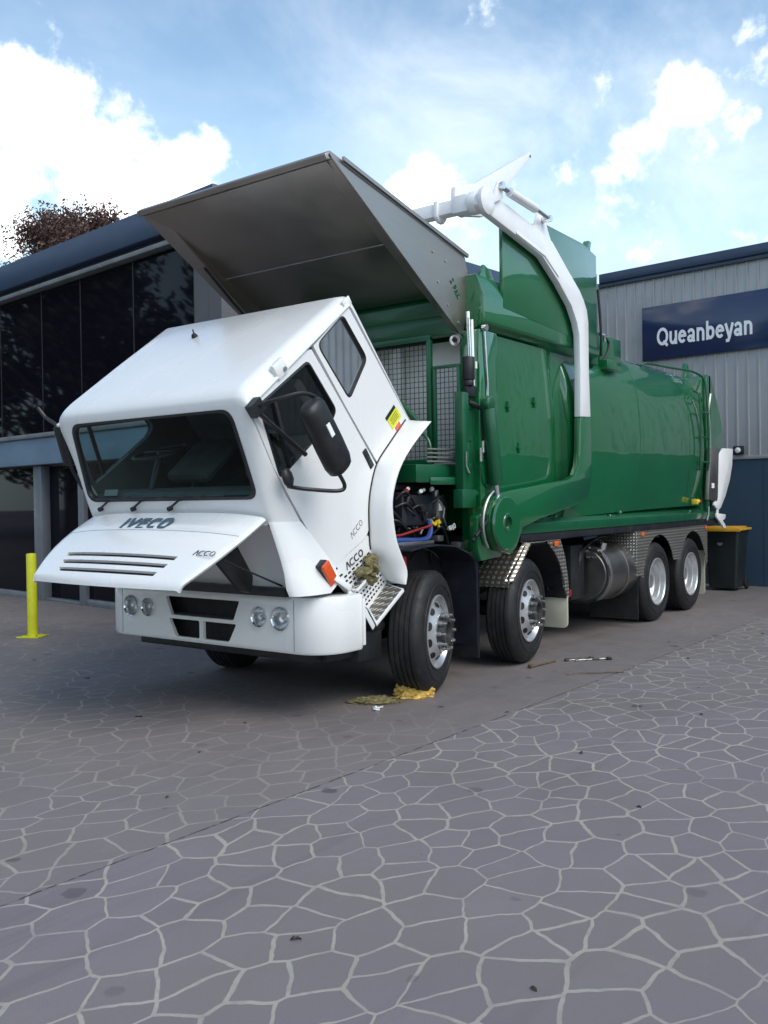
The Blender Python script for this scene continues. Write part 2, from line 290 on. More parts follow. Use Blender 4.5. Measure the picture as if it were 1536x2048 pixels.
# ------------------------------------------------------------------ mesh helpers
class MB:
    def __init__(s): s.v = []; s.f = []
    def add(s, vs, fs):
        o = len(s.v); s.v += [tuple(x) for x in vs]; s.f += [[i+o for i in f] for f in fs]; return s
    def box(s, x0, x1, y0, y1, z0, z1):
        vs = [(x, y, z) for x in (x0, x1) for y in (y0, y1) for z in (z0, z1)]
        return s.add(vs, [(0,1,3,2),(4,6,7,5),(0,4,5,1),(2,3,7,6),(0,2,6,4),(1,5,7,3)])
    def obox(s, c, ax, ay, az, hx, hy, hz):
        c = Vector(c); ax = Vector(ax).normalized(); ay = Vector(ay).normalized(); az = Vector(az).normalized()
        vs = [c+ax*hx*i+ay*hy*j+az*hz*k for i in (-1,1) for j in (-1,1) for k in (-1,1)]
        return s.add(vs, [(0,1,3,2),(4,6,7,5),(0,4,5,1),(2,3,7,6),(0,2,6,4),(1,5,7,3)])
    def prism(s, pts, axis, a0, a1):
        def P(p, a): return {'y': (p[0], a, p[1]), 'x': (a, p[0], p[1]), 'z': (p[0], p[1], a)}[axis]
        n = len(pts); vs = [P(p, a0) for p in pts]+[P(p, a1) for p in pts]
        return s.add(vs, [list(range(n)), list(range(2*n-1, n-1, -1))]+[(i, (i+1) % n, n+(i+1) % n, n+i) for i in range(n)])
    def poly3(s, pts, off):
        n = len(pts); off = Vector(off); vs = [Vector(p) for p in pts]+[Vector(p)+off for p in pts]
        return s.add(vs, [list(range(n)), list(range(2*n-1, n-1, -1))]+[(i, (i+1) % n, n+(i+1) % n, n+i) for i in range(n)])
    def tube(s, path, r, seg=8, closed=False):
        P = [Vector(p) for p in path]; n = len(P); rings = []
        up = None
        for i in range(n):
            a = P[(i-1) % n] if (closed or i > 0) else P[i]; b = P[(i+1) % n] if (closed or i < n-1) else P[i]
            t = (b-a).normalized()
            if up is None: up = t.orthogonal().normalized()
            up = (up-t*up.dot(t)); up = up.normalized() if up.length > 1e-6 else t.orthogonal().normalized()
            w = t.cross(up); rr = r[i] if isinstance(r, (list, tuple)) else r
            rings.append([P[i]+(up*cos(2*pi*k/seg)+w*sin(2*pi*k/seg))*rr for k in range(seg)])
        vs = [v for q in rings for v in q]; fs = []
        m = n if closed else n-1
        for i in range(m):
            j = (i+1) % n
            fs += [(i*seg+k, i*seg+(k+1) % seg, j*seg+(k+1) % seg, j*seg+k) for k in range(seg)]
        if not closed: fs += [list(range(seg))[::-1], [(n-1)*seg+k for k in range(seg)]]
        return s.add(vs, fs)
    def lathe(s, prof, c, axis, seg=32, caps=True):
        c = Vector(c); A = {'x': Vector((1,0,0)), 'y': Vector((0,1,0)), 'z': Vector((0,0,1))}[axis] if isinstance(axis, str) else Vector(axis).normalized()
        u = A.orthogonal().normalized(); w = A.cross(u); n = len(prof)
        vs = [c+A*a+(u*cos(2*pi*k/seg)+w*sin(2*pi*k/seg))*r for r, a in prof for k in range(seg)]
        fs = [(i*seg+k, i*seg+(k+1) % seg, (i+1)*seg+(k+1) % seg, (i+1)*seg+k) for i in range(n-1) for k in range(seg)]
        if caps: fs += [list(range(seg))[::-1], [(n-1)*seg+k for k in range(seg)]]
        return s.add(vs, fs)
    def cyl(s, a, b, r, seg=16):
        return s.tube([a, b], r, seg)
    def rows(s, R, closeu=False, closev=False):
        n = len(R); m = len(R[0]); vs = [p for r in R for p in r]; fs = []
        for i in range(n if closeu else n-1):
            for j in range(m if closev else m-1):
                a, b = (i+1) % n, (j+1) % m
                fs.append((i*m+j, i*m+b, a*m+b, a*m+j))
        return s.add(vs, fs)
    def merge(s, o): return s.add(o.v, o.f)
    def build(s, name, mat, parent=None, bevel=0.0, smooth=35, seg=2, solid=0.0, weld=True, matrix=None):
        me = bpy.data.meshes.new(name); bm = bmesh.new()
        V = [bm.verts.new(v) for v in s.v]
        for f in s.f:
            try: bm.faces.new([V[i] for i in f])
            except ValueError: pass
        if weld: bmesh.ops.remove_doubles(bm, verts=bm.verts, dist=1e-5)
        bmesh.ops.recalc_face_normals(bm, faces=bm.faces)
        if solid:
            bmesh.ops.solidify(bm, geom=bm.faces[:], thickness=solid)
            bmesh.ops.recalc_face_normals(bm, faces=bm.faces)
        if bevel:
            ed = [e for e in bm.edges if len(e.link_faces) == 2 and e.calc_face_angle(0) > radians(28)]
            bmesh.ops.bevel(bm, geom=ed, offset=bevel, segments=seg, profile=.5, affect='EDGES', clamp_overlap=True)
        bm.to_mesh(me); bm.free()
        if matrix: me.transform(matrix)
        return link(name, me, mat, parent, smooth)
def link(name, me, mat, parent=None, smooth=35):
    me.materials.clear(); me.materials.append(M[mat] if isinstance(mat, str) else mat)
    if smooth:
        me.polygons.foreach_set('use_smooth', [True]*len(me.polygons)); me.set_sharp_from_angle(angle=radians(smooth))
    o = bpy.data.objects.new(name, me); C.objects.link(o)
    if parent: o.parent = parent
    return o
def plate(outer, holes, axis, a0, th):
    """flat plate with real holes, thickness along the axis"""
    bm = bmesh.new()
    def P(p): return {'y': (p[0], a0, p[1]), 'x': (a0, p[0], p[1]), 'z': (p[0], p[1], a0)}[axis]
    E = []
    for lp in [outer]+holes:
        vs = [bm.verts.new(P(p)) for p in lp]
        E += [bm.edges.new((vs[i], vs[(i+1) % len(vs)])) for i in range(len(vs))]
    nrm = {'y': (0,1,0), 'x': (1,0,0), 'z': (0,0,1)}[axis]
    bmesh.ops.triangle_fill(bm, use_beauty=True, use_dissolve=False, edges=E, normal=nrm)
    r = bmesh.ops.extrude_face_region(bm, geom=bm.faces[:])
    bmesh.ops.translate(bm, verts=[g for g in r['geom'] if isinstance(g, bmesh.types.BMVert)], vec=Vector(nrm)*th)
    bmesh.ops.recalc_face_normals(bm, faces=bm.faces)
    mb = MB(); bm.verts.index_update()
    mb.add([v.co[:] for v in bm.verts], [[v.index for v in f.verts] for f in bm.faces]); bm.free(); return mb
def rpoly(pts, r, n=5):
    """polygon with rounded corners"""
    out = []; k = len(pts)
    for i in range(k):
        p = Vector(pts[i]); a = Vector(pts[i-1]); b = Vector(pts[(i+1) % k])
        da = (a-p); db = (b-p); rr = r[i] if isinstance(r, (list, tuple)) else r
        q = min(rr, da.length*.48, db.length*.48)
        A = p+da.normalized()*q; B = p+db.normalized()*q
        for j in range(n+1):
            t = j/n; out.append(tuple(A*(1-t)**2+p*2*t*(1-t)+B*t*t))
    return out
def curve_pts(P, n=8):
    """Catmull-Rom through points"""
    P = [Vector(p) for p in P]; out = []
    for i in range(len(P)-1):
        a = P[max(0, i-1)]; b = P[i]; c = P[i+1]; d = P[min(len(P)-1, i+2)]
        for j in range(n):
            t = j/n
            out.append(.5*((2*b)+(c-a)*t+(2*a-5*b+4*c-d)*t*t+(3*b-a-3*c+d)*t**3))
    out.append(P[-1]); return [tuple(v) for v in out]
def boolcut(o, cutters):
    for cmb in cutters:
        me = bpy.data.meshes.new('cut'); bm = bmesh.new(); V = [bm.verts.new(v) for v in cmb.v]
        for f in cmb.f: bm.faces.new([V[i] for i in f])
        bmesh.ops.recalc_face_normals(bm, faces=bm.faces); bm.to_mesh(me); bm.free()
        c = bpy.data.objects.new('cut', me); C.objects.link(c)
        md = o.modifiers.new('b', 'BOOLEAN'); md.operation = 'DIFFERENCE'; md.object = c; md.solver = 'EXACT'
        bpy.context.view_layer.update()
        ev = o.evaluated_get(bpy.context.evaluated_depsgraph_get())
        nm = bpy.data.meshes.new_from_object(ev); o.modifiers.clear(); o.data = nm
        bpy.data.objects.remove(c)
    o.data.set_sharp_from_angle(angle=radians(35))
def arc(cx, cy, rx, ry, a0, a1, n=14):
    return [(cx+rx*cos(radians(a0+(a1-a0)*k/n)), cy+ry*sin(radians(a0+(a1-a0)*k/n))) for k in range(n+1)]
GL = {   # letter: advance, strokes (closed loops end with None)
 'Q': (.92, [arc(.44, .5, .34, .40, 0, 360, 28), [(.50, .24), (.82, -.02)]]),
 'u': (.66, [[(.13, .73), (.13, .30)]+arc(.31, .27, .18, .18, 180, 300, 8)+[(.50, .30)], [(.52, .73), (.52, 0)]]),
 'e': (.66, [[(.12, .40), (.53, .40)]+arc(.325, .365, .215, .275, 8, 318, 20)]),
 'a': (.66, [arc(.27, .20, .16, .125, 0, 360, 20), [(.10, .53)]+arc(.30, .48, .18, .17, 150, 0, 9)+[(.48, .12), (.52, 0)]]),
 'n': (.67, [[(.13, .73), (.13, 0)], arc(.32, .44, .19, .20, 170, 0, 10)+[(.51, 0)]]),
 'b': (.68, [[(.13, 1), (.13, 0)], arc(.35, .365, .20, .27, 0, 360, 22)]),
 'y': (.60, [[(.06, .73), (.30, .03)], [(.55, .73), (.32, .0), (.24, -.16), (.08, -.17)]]),
 'I': (.34, [[(.17, 1), (.17, 0)]]),
 'V': (.84, [[(.08, 1), (.40, .06)], [(.76, 1), (.44, .06)]]),
 'E': (.74, [[(.14, 1), (.14, 0)], [(.14, .90), (.68, .90)], [(.14, .5), (.64, .5)], [(.14, .10), (.68, .10)]]),
 'C': (.80, [[(.72, .88)]+arc(.42, .62, .31, .29, 75, 180, 8)+arc(.42, .38, .31, .29, 180, 285, 8)+[(.72, .12)]]),
 'O': (.90, [[(.40, .92)]+arc(.60, .65, .19, .27, 90, 0, 6)+arc(.60, .35, .19, .27, 0, -90, 6)+arc(.32, .35, .19, .27, -90, -180, 6)+arc(.32, .65, .19, .27, 180, 90, 6)+[(.40, .92)]]),
 'L': (.90, [[(.06, 0), (.46, 1), (.50, 1), (.86, 0)]]),
 'c': (1.0, [[(.90, .92), (.45, .92)]+arc(.40, .5, .34, .42, 90, 270, 12)+[(.90, .08)]]),
 'o': (1.05, [arc(.50, .5, .42, .43, 0, 360, 26)]),
 'Z': (.72, [[(.10, .9), (.62, .9)], [(.60, .9), (.10, .1)], [(.08, .1), (.64, .1)]]),
 'P': (.68, [[(.14, 1), (.14, 0)], [(.14, .9), (.40, .9)]+arc(.42, .68, .18, .22, 90, -90, 8)+[(.14, .46)]]),
 'A': (.76, [[(.08, 0), (.38, 1)], [(.68, 0), (.38, 1)], [(.2, .32), (.56, .32)]]),
 'K': (.74, [[(.14, 1), (.14, 0)], [(.64, 1), (.16, .42)], [(.30, .60), (.66, 0)]]),
 '1': (.5, [[(.1, .8), (.3, .98), (.3, 0)]]), '0': (.7, [arc(.35, .5, .24, .42, 0, 360, 20)]), ' ': (.42, [])}
def letters(name, word, mat, parent, origin, ux, uy, h, w, ext=.003, shear=0.0, sx=1.0, gap=0.0):
    """flat raised letters made of strokes; h = cap height, w = stroke width (share of h)"""
    ux = Vector(ux).normalized(); uy = Vector(uy); uy = (uy-ux*uy.dot(ux)).normalized(); uz = ux.cross(uy)
    adv = sum(GL[c][0]+gap for c in word)-gap; x = -adv/2; m = MB(); k = 0
    for ch in word:
        for st in GL[ch][1]:
            P = [Vector((p[0], p[1])) for p in st]; closed = (P[0]-P[-1]).length < 1e-4
            if closed: P = P[:-1]
            n = len(P); Lp = []; Rp = []
            for i in range(n):
                a = P[i-1] if (closed or i) else P[i]; b = P[(i+1) % n] if (closed or i < n-1) else P[i]
                d1 = (P[i]-a); d2 = (b-P[i]); d1 = d1.normalized() if d1.length > 1e-6 else d2.normalized(); d2 = d2.normalized() if d2.length > 1e-6 else d1
                t = (d1+d2).normalized(); nn_ = Vector((-t.y, t.x)); q = w/2/max(.5, nn_.dot(Vector((-d1.y, d1.x))))
                Lp.append(P[i]+nn_*q); Rp.append(P[i]-nn_*q)
            e = ext+.0004*(k % 3); k += 1
            def T3(p, z): return Vector(origin)+ux*((p.x+x)*sx+(p.y-.5)*shear)*h+uy*(p.y-.5)*h+uz*z
            rows = [[T3(l, 0), T3(l, e), T3(r_, e), T3(r_, 0)] for l, r_ in zip(Lp, Rp)]
            m.rows(rows, closeu=closed)
            if not closed: m.add(rows[0], [(0, 1, 2, 3)]); m.add(rows[-1], [(3, 2, 1, 0)])
        x += GL[ch][0]+gap
    return m.build(name, mat, parent, smooth=0)
def tag(o, label=None, cat=None, group=None, kind=None):
    if label: o['label'] = label
    if cat: o['category'] = cat
    if group: o['group'] = group
    if kind: o['kind'] = kind
    return o
def thing(name, label, cat, loc=(0,0,0), group=None):
    o = bpy.data.objects.new(name, None); C.objects.link(o); o.location = loc; o.empty_display_size = .2
    return tag(o, label, cat, group)

# ------------------------------------------------------------------ setting
g = MB(); g.add([(-250,-250,0),(250,-250,0),(250,250,0),(-250,250,0)], [(0,1,2,3)])
tag(g.build('ground', 'paving', smooth=0), 'grey stencilled crazy paving with pale joints and a straight saw cut', 'ground', kind='structure')

# building frame: e along the facade, n away from the yard
PHI = -.0984
En = Vector((cos(PHI), sin(PHI), 0)); Ee = Vector((-sin(PHI), cos(PHI), 0)); Ez = Vector((0,0,1))
class BF(MB):
    def __init__(s, P0): super().__init__(); s.P0 = Vector(P0)
    def at(s, e, d, z): return s.P0+Ee*e-En*d+Ez*z
    def bx(s, e0, e1, d0, d1, z0, z1):
        c = s.at((e0+e1)/2, (d0+d1)/2, (z0+z1)/2); s.obox(c, Ee, En, Ez, abs(e1-e0)/2, abs(d1-d0)/2, abs(z1-z0)/2); return s
PL = (2.5068, 7.7035, 0); PR = (10.178, -1.3166, 0)
# --- left showroom
lb = thing('showroom_building', 'dark glass showroom with a navy fascia at the left of the yard', 'building')
w = BF(PL); w.bx(-4.3, 14, -12, -.12, 0, 5.2); w.build('wall', 'greywall', lb, smooth=0)
w = BF(PL); w.bx(-4.3, -3.72, -.119, 0, 0, 5.15)
for e in (-4.02,): w.bx(e-.006, e+.006, .0005, .004, 0, 5.1)
w.build('pale_panel', 'greywall', lb, smooth=0)
EDG = [14, 12.4, 10.9, 9.4, 7.9, 6.4, 4.9, 3.4, 1.93, .46, -.77, -2.24, -3.70]
for a, b in zip(EDG, EDG[1:]):
    w = BF(PL); w.bx(b+.012, a-.012, -.10, -.02, 2.72, 5.08); w.build('window', 'blackglass', lb, smooth=0)
for e in EDG:
    w = BF(PL); w.bx(e-.0115, e+.0115, -.11, -.014, 2.72, 5.08); w.build('mullion', 'black', lb, smooth=0)
for a, b in ((14, 9), (9, 4.8), (4.8, .70), (.44, -.70), (-.86, -2.3), (-2.4, -3.70)):
    w = BF(PL); w.bx(b, a, -.10, -.03 if b > .5 or b < -.8 else -.30, .10 if (b > .5 or b < -.8) else .05, 2.2); w.build('shop_window', 'blackglass', lb, smooth=0)
w = BF(PL); w.bx(.44, .70, -.1, .06, 0, 2.22); w.build('door_frame', 'mullion', lb, bevel=.008)
w = BF(PL); w.bx(-.86, -.70, -.1, .05, 0, 2.22); w.build('door_frame', 'mullion', lb, bevel=.008)
w = BF(PL); w.bx(.70, 14, -.1, .03, 0, .10); w.bx(-3.7, -.86, -.1, .03, 0, .10); w.bx(-.86, .46, -.1, .02, 0, .045); w.build('sill', 'mullion', lb, bevel=.005)
w = BF(PL); w.bx(-3.7, 14, -.1, .18, 2.23, 2.66); w.build('entry_canopy', 'canopy', lb, bevel=.01)
w = BF(PL); w.bx(-3.72, 14, -.1, .24, 2.662, 2.73); w.build('canopy_capping', 'strip', lb, bevel=.008)
w = BF(PL); w.bx(-4.32, 14, -.1, .12, 5.09, 5.16); w.build('gutter_strip', 'strip', lb, bevel=.01)
w = BF(PL); w.bx(-4.36, 14.2, -12.3, .16, 5.24, 5.66); w.build('roof_fascia', 'fascia', lb, bevel=.02)
w = BF(PL); w.bx(-4.3, 14.1, -12.1, .05, 5.161, 5.239); w.build('soffit', 'black', lb, smooth=0)
# small security camera beside the entry canopy
cc = thing('security_camera', 'small dark security camera fixed to the end of the entry canopy', 'camera')
q = BF(PL); P = q.at(-.80, .21, 2.215)
m = MB(); m.cyl(P+Ez*.06, P+Ez*.0, .03, 10); m.build('bracket', 'mullion', cc)
m = MB(); m.cyl(P+Vector((.02, .02, -.03)), P+Vector((-.13, -.04, -.06)), .036, 12); m.build('housing', 'black', cc, bevel=.006)
m = MB(); m.cyl(P+Vector((-.131, -.0404, -.0602)), P+Vector((-.137, -.043, -.0615)), .026, 12); m.build('lens', 'blackglass', cc)

# --- right workshop
rb = thing('workshop_building', 'grey corrugated workshop with navy lower wall behind the truck', 'building')
w = BF(PR); w.bx(-14, 5.4, -12, -.10, 0, 5.66); w.build('wall', 'greywall', rb, smooth=0)
w = BF(PR); w.bx(-14, 5.4, -.099, 0, 0, 2.20)
w.build('lower_wall', 'navywall', rb, smooth=0)
for e in (.06, 1.9, -1.9):
    w = BF(PR); w.bx(e-.006, e+.006, .0005, .004, 0, 2.2); w.build('wall_joint', 'fascia', rb, smooth=0)
w = BF(PR)
e = 5.4; prof = []
base = .11
k0 = int((-14-base)/.19)
k1 = int((5.4-base)/.19)
for k in range(k0, k1+1):
    x = base+k*.19
    prof += [(x-.014, .0), (x-.007, .029), (x+.014, .029), (x+.022, .0), (x+.085, .004), (x+.10, .004)]
rows = [[w.at(a, d, 2.262) for a, d in prof], [w.at(a, d, 5.64) for a, d in prof]]
w.rows(rows); w.build('cladding', 'clad', rb, smooth=0)
w = BF(PR); w.bx(-14, 5.4, -.095, .035, 2.20, 2.26); w.build('flashing', 'clad', rb, bevel=.004)
w = BF(PR); w.bx(-14.2, 5.6, -12.2, .14, 5.66, 5.84); w.build('roof_fascia', 'fascia', rb, bevel=.015)
w = BF(PR); w.bx(-14.1, 5.5, -.09, .09, 5.60, 5.659); w.build('barge_trim', 'fascia', rb, smooth=0)
sg = thing('navy_sign', 'navy blue sign board reading Queanbeyan on the corrugated wall', 'sign')
w = BF(PR); w.bx(-1.35, 2.22, .031, .075, 4.085, 5.075); w.build('panel', 'sign', sg, bevel=.006)
P = w.at(1.055, .078, 4.50)
letters('lettering', 'Queanbeyan', 'white2', sg, P, -Ee, Ez, .335, .165, ext=.006, sx=.765)
wl = thing('wall_light', 'small round white light in a dark square housing on the workshop wall', 'light')
w = BF(PR); P = w.at(.455, .035, 2.355)
m = MB(); m.obox(P-En*.03, Ee, En, Ez, .085, .035, .075); m.build('housing', 'black', wl, bevel=.01)
m = MB(); m.lathe([(.048, 0), (.048, .012), (.03, .022), (.001, .025)], P-En*.066, tuple(-En), 20); m.build('lens', 'white2', wl)

# ------------------------------------------------------------------ bollard, bin
bo = thing('bollard', 'bright yellow steel bollard with square base plate beside the entry', 'bollard', (.04, 4.60, 0))
m = MB(); m.lathe([(.001, .014), (.058, .014), (.058, .985), (.053, .995), (.02, 1.0), (.001, 1.0)], (0, 0, 0), 'z', 28, False); m.build('post', 'bollard', bo)
m = MB(); m.obox((0, 0, .007), (cos(.5), sin(.5), 0), (-sin(.5), cos(.5), 0), (0,0,1), .135, .135, .007); m.build('base_plate', 'bollard', bo, bevel=.003)
for i in (-1, 1):
    for j in (-1, 1):
        m = MB(); a = Vector((cos(.5)*i*.10-sin(.5)*j*.10, sin(.5)*i*.10+cos(.5)*j*.10, .014)); m.cyl(a, a+Vector((0,0,.012)), .012, 6); m.build('anchor_bolt', 'steelgrey', bo)
bi = thing('wheelie_bin', 'dark wheelie bin with a yellow lid behind the truck', 'bin', (9.42, -.84, 0))
R = []
for z, s in ((.05, .80), (.5, .90), (.93, 1.0), (1.0, 1.02)):
    R.append([(x*s, y*s, z) for x, y in rpoly([(-.29, -.28), (.30, -.28), (.30, .28), (-.29, .28)], .05)])
m = MB(); m.rows(R, closev=True); m.add([v for v in R[0]], [list(range(len(R[0])))]); m.add(R[-1], [list(range(len(R[0])))]); m.build('body', 'bindark', bi)
m = MB(); m.box(-.36, .33, -.33, .33, 1.0, 1.035); m.box(-.375, -.36, -.33, .33, .985, 1.045); m.box(-.30, .28, -.26, .26, 1.035, 1.06); m.build('lid', 'binlid', bi, bevel=.012)
m = MB(); m.cyl((.34, -.28, .98), (.34, .28, .98), .018, 10); m.build('handle', 'bindark', bi)
for yy in (-.27, .25):
    m = MB(); m.cyl((.28, yy, .10), (.28, yy+.04, .10), .10, 20); m.build('wheel', 'rubber', bi, bevel=.008)
m = MB(); m.lathe([(.001, 0), (.05, 0), (.05, .003), (.001, .004)], (-.277, .02, .80), (-1, 0, 0.1), 14, False); m.build('emblem', 'strip', bi)

# ------------------------------------------------------------------ the truck
T = thing('garbage_truck', 'white and green front lift garbage truck with its cab tilted forward', 'garbage truck')
def part(mb, name, mat, parent=None, **k): return mb.build(name, mat, parent or T, **k)

# chassis
m = MB()
for s in (-1, 1): m.prism([(-1.25, .62), (7.6, .62), (7.6, .90), (-1.25, .90)], 'y', s*.38, s*.46)
for x in (-1.1, .9, 2.6, 4.6, 6.3, 7.5): m.box(x-.05, x+.05, -.379, .379, .66, .86)
part(m, 'chassis', 'chassis', bevel=.006)
for x in (0, 1.6145, 5.0896, 6.41):
    m = MB(); m.cyl((x, -.95, .5), (x, .95, .5), .075, 14); m.box(x-.10, x+.10, -.5, .5, .42, .60)
    if x > 3: m.lathe([(.05, -.2), (.2, -.15), (.23, 0), (.2, .15), (.05, .2)], (x, 0, .5), 'y', 16)
    part(m, 'axle', 'chassis')
    m = MB()
    for s in (-1, 1): m.prism([(x-.55, .60), (x, .50), (x+.55, .60), (x+.55, .66), (x, .58), (x-.55, .66)], 'y', s*.46, s*.55)
    part(m, 'leaf_spring', 'chassis')

# wheels: outer sidewall plane y = -1.22 (built about the wheel centre, axis -y outward)
def tyre_mb(w=.29):
    m = MB(); o = w/2
    pr = [(.300, -o+.02), (.33, -o), (.42, -o-.004), (.465, -o+.012), (.488, -o+.035)]
    tread = []
    for k in range(5):
        a = -o+.04+k*(w-.08)/5; b = a+(w-.08)/5
        tread += [(.499, a), (.499, b-.012), (.488, b-.010), (.488, b-.002)]
    pr += tread[:-2]+[(.488, o-.035), (.465, o-.012), (.42, o+.004), (.33, o), (.300, o-.02), (.28, o-.03), (.28, -o+.03)]
    m.lathe(pr+[pr[0]], (0,0,0), (0,-1,0), 64, False)
    # raised sidewall ring
    m.lathe([(.375, o+.003), (.378, o+.009), (.396, o+.009), (.399, o+.003)], (0,0,0), (0,-1,0), 64, False)
    return m
def steer_rim():
    m = MB(); o = .135
    m.lathe([(.278, -.12), (.278, o-.02), (.298, o-.008), (.300, o+.006), (.290, o+.010), (.280, o-.004), (.262, o-.035), (.245, o-.030), (.168, o+.030), (.160, o+.034), (.09, o+.034)], (0,0,0), (0,-1,0), 48, False)
    return m
def steer_hole(a):
    m = MB(); o = .135
    c = Vector((cos(a)*.215, -(o-.006), sin(a)*.215)); rad = Vector((cos(a), .0, sin(a))); nrm = (Vector((0,-1,0))*.8+rad*.6).normalized()
    t = Vector((0,1,0)).cross(rad)
    m.poly3([c+nrm*.003+t*cos(q)*.036+nrm.cross(t)*sin(q)*.026 for q in [2*pi*j/14 for j in range(14)]], nrm*-.006)
    return m
def steer_hub():
    m = MB(); o = .135
    m.lathe([(.158, o+.02), (.152, o+.040), (.118, o+.044), (.112, o+.085), (.098, o+.092), (.085, o+.092), (.080, o+.045), (.001, o+.04)], (0,0,0), (0,-1,0), 28, False)
    return m
def steer_nut(a):
    m = MB(); o = .135; c = Vector((cos(a)*.140, 0, sin(a)*.140))
    m.lathe([(.024, o+.028), (.024, o+.036), (.020, o+.036), (.019, o+.066), (.012, o+.066), (.012, o+.110), (.001, o+.112)], c, (0,-1,0), 8, False)
    return m
def drive_rim():
    m = MB(); o = .135
    m.lathe([(.278, -.12), (.292, o-.012), (.300, o-.004), (.300, o+.006), (.288, o+.010), (.276, o-.002), (.268, o-.05), (.255, o-.06), (.250, o-.12), (.235, o-.13), (.15, -.10), (.10, -.10)], (0,0,0), (0,-1,0), 48, False)
    return m
def drive_hub():
    m = MB()
    m.lathe([(.15, -.10), (.14, -.02), (.10, .03), (.085, .06), (.001, .065)], (0,0,0), (0,-1,0), 24, False)
    for k in range(10):
        a = 2*pi*k/10; c = Vector((cos(a)*.165, 0, sin(a)*.165)); m.cyl(c+Vector((0,.10,0)), c+Vector((0,.05,0)), .016, 6)
    return m
tm = tyre_mb().build('tyre', 'rubber').data; bpy.data.objects.remove(bpy.data.objects['tyre'])
def mk(mb, nm, mat, **k):
    o = mb.build(nm, mat, **k); d = o.data; bpy.data.objects.remove(o); return d
srim, shub = mk(steer_rim(), 'wheel', 'rim'), mk(steer_hub(), 'hub', 'hubsteel')
shol = [mk(steer_hole(2*pi*(k+.5)/10), 'hand_hole', 'darkhole') for k in range(10)]; snut = [mk(steer_nut(2*pi*k/10), 'wheel_nut', 'nutsteel') for k in range(10)]
drim, dhub = mk(drive_rim(), 'wheel', 'rim'), mk(drive_hub(), 'hub', 'steelgrey')
def put(nm, d, par, loc=None, rz=0):
    o = bpy.data.objects.new(nm, d); C.objects.link(o); o.parent = par
    if loc: o.location = loc; o.rotation_euler = (0, 0, rz)
    return o
for s in (-1, 1):
    rz = 0 if s < 0 else pi
    for x, st_ in ((-.03, radians(15.5)), (1.6, radians(8.0))):
        wv = put('wheel', srim, T, (x, s*1.075, .5), rz+st_)
        put('tyre', tm, wv); put('hub', shub, wv)
        for d in shol: put('hand_hole', d, wv)
        for d in snut: put('wheel_nut', d, wv)
    for x in (5.0896, 6.41):
        wv = put('wheel', drim, T, (x, s*1.075, .5), rz); put('tyre', tm, wv); put('hub', dhub, wv)
        wv = put('wheel', drim, T, (x, s*.735, .5), rz); put('tyre', tm, wv)

# bumper ------------------------------------------------------------
def bump_path(off, n=7):
    x0 = -1.45+off; hw = 1.225-off; r = .27-off
    pts = [(-1.02, hw)]
    pts += [(x0+r-r*sin(a), hw-r+r*cos(a)) for a in [pi/2*j/n for j in range(n+1)]]
    pts += [(x0+r-r*cos(a), -(hw-r)-r*sin(a)) for a in [pi/2*j/n for j in range(n+1)]]
    pts += [(-1.02, -hw)]
    return pts
rows = []
for z, off in ((.505, .05), (.495, .03), (.50, .012), (.52, .0), (.88, .0), (.900, .008), (.907, .03), (.905, .20)):
    rows.append([(x, y, z) for x, y in bump_path(off)])
m = MB(); m.rows(rows)
bumper = part(m, 'bumper', 'white', solid=.028, smooth=40)
holes = [[(.41, .846), (-.41, .846), (-.345, .70), (.345, .70)], [(.375, .672), (.025, .672), (.025, .515+.02), (.295, .535)], [(-.015, .672), (-.375, .672), (-.295, .535), (-.015, .535)]]
cut = []
for h in holes:
    c = MB(); c.prism(rpoly(h, .018), 'x', -1.6, -1.30); cut.append(c)
for y, r in ((.826, .088), (.616, .076), (-.616, .076), (-.826, .088)):
    c = MB(); c.cyl((-1.6, y, .745), (-1.38, y, .745), r*.93, 32); cut.append(c)
boolcut(bumper, cut)
m = MB(); m.box(-1.33, -1.20, -1.0, 1.0, .50, .88); part(m, 'bumper_void', 'darkhole', bumper)
m = MB()
for h in holes[:1]:
    for k in range(21):
        yy = -.33+k*.033; m.box(-1.424, -1.416, yy-.010, yy+.010, .702, .716)
m.box(-1.425, -1.415, -.35, .35, .692, .704)
part(m, 'mesh_strip', 'black', bumper)
m = MB(); m.box(-1.27, -1.05, -.95, .95, .41, .492); part(m, 'valance', 'black', bumper, bevel=.01)
m = MB(); m.prism([(-1.03, .53), (-1.0, .53), (-1.0, .87), (-1.03, .87)], 'y', -1.242, -1.0); part(m, 'end_cap', 'white', bumper, bevel=.008)
for yy in (-.948, .948):
    m = MB(); m.box(-1.4515, -1.4495, yy-.0022, yy+.0022, .52, .88); part(m, 'seam', 'strip', bumper, smooth=0)
for y, r in ((.826, .088), (.616, .076), (-.616, .076), (-.826, .088)):
    h = MB(); h.lathe([(r*.84, -.02), (r*.86, .012), (r*.96, .020), (r, .010), (r, -.002)], (-1.45, y, .745), (-1, 0, 0), 36, False)
    hl = part(h, 'headlight', 'chrome', bumper)
    h = MB(); h.lathe([(r*.90, .006), (r*.80, -.022), (r*.55, -.052), (r*.25, -.066), (r*.18, -.066), (r*.17, -.025), (r*.10, -.012), (.001, -.010)], (-1.45, y, .745), (-1, 0, 0), 32, False); h.build('reflector', 'lampmirror', hl)
    h = MB(); h.lathe([(r*.85, .010), (r*.6, .017), (r*.3, .021), (.001, .022)], (-1.45, y, .745), (-1, 0, 0), 32, False); h.build('lens', 'lampglass', hl) 

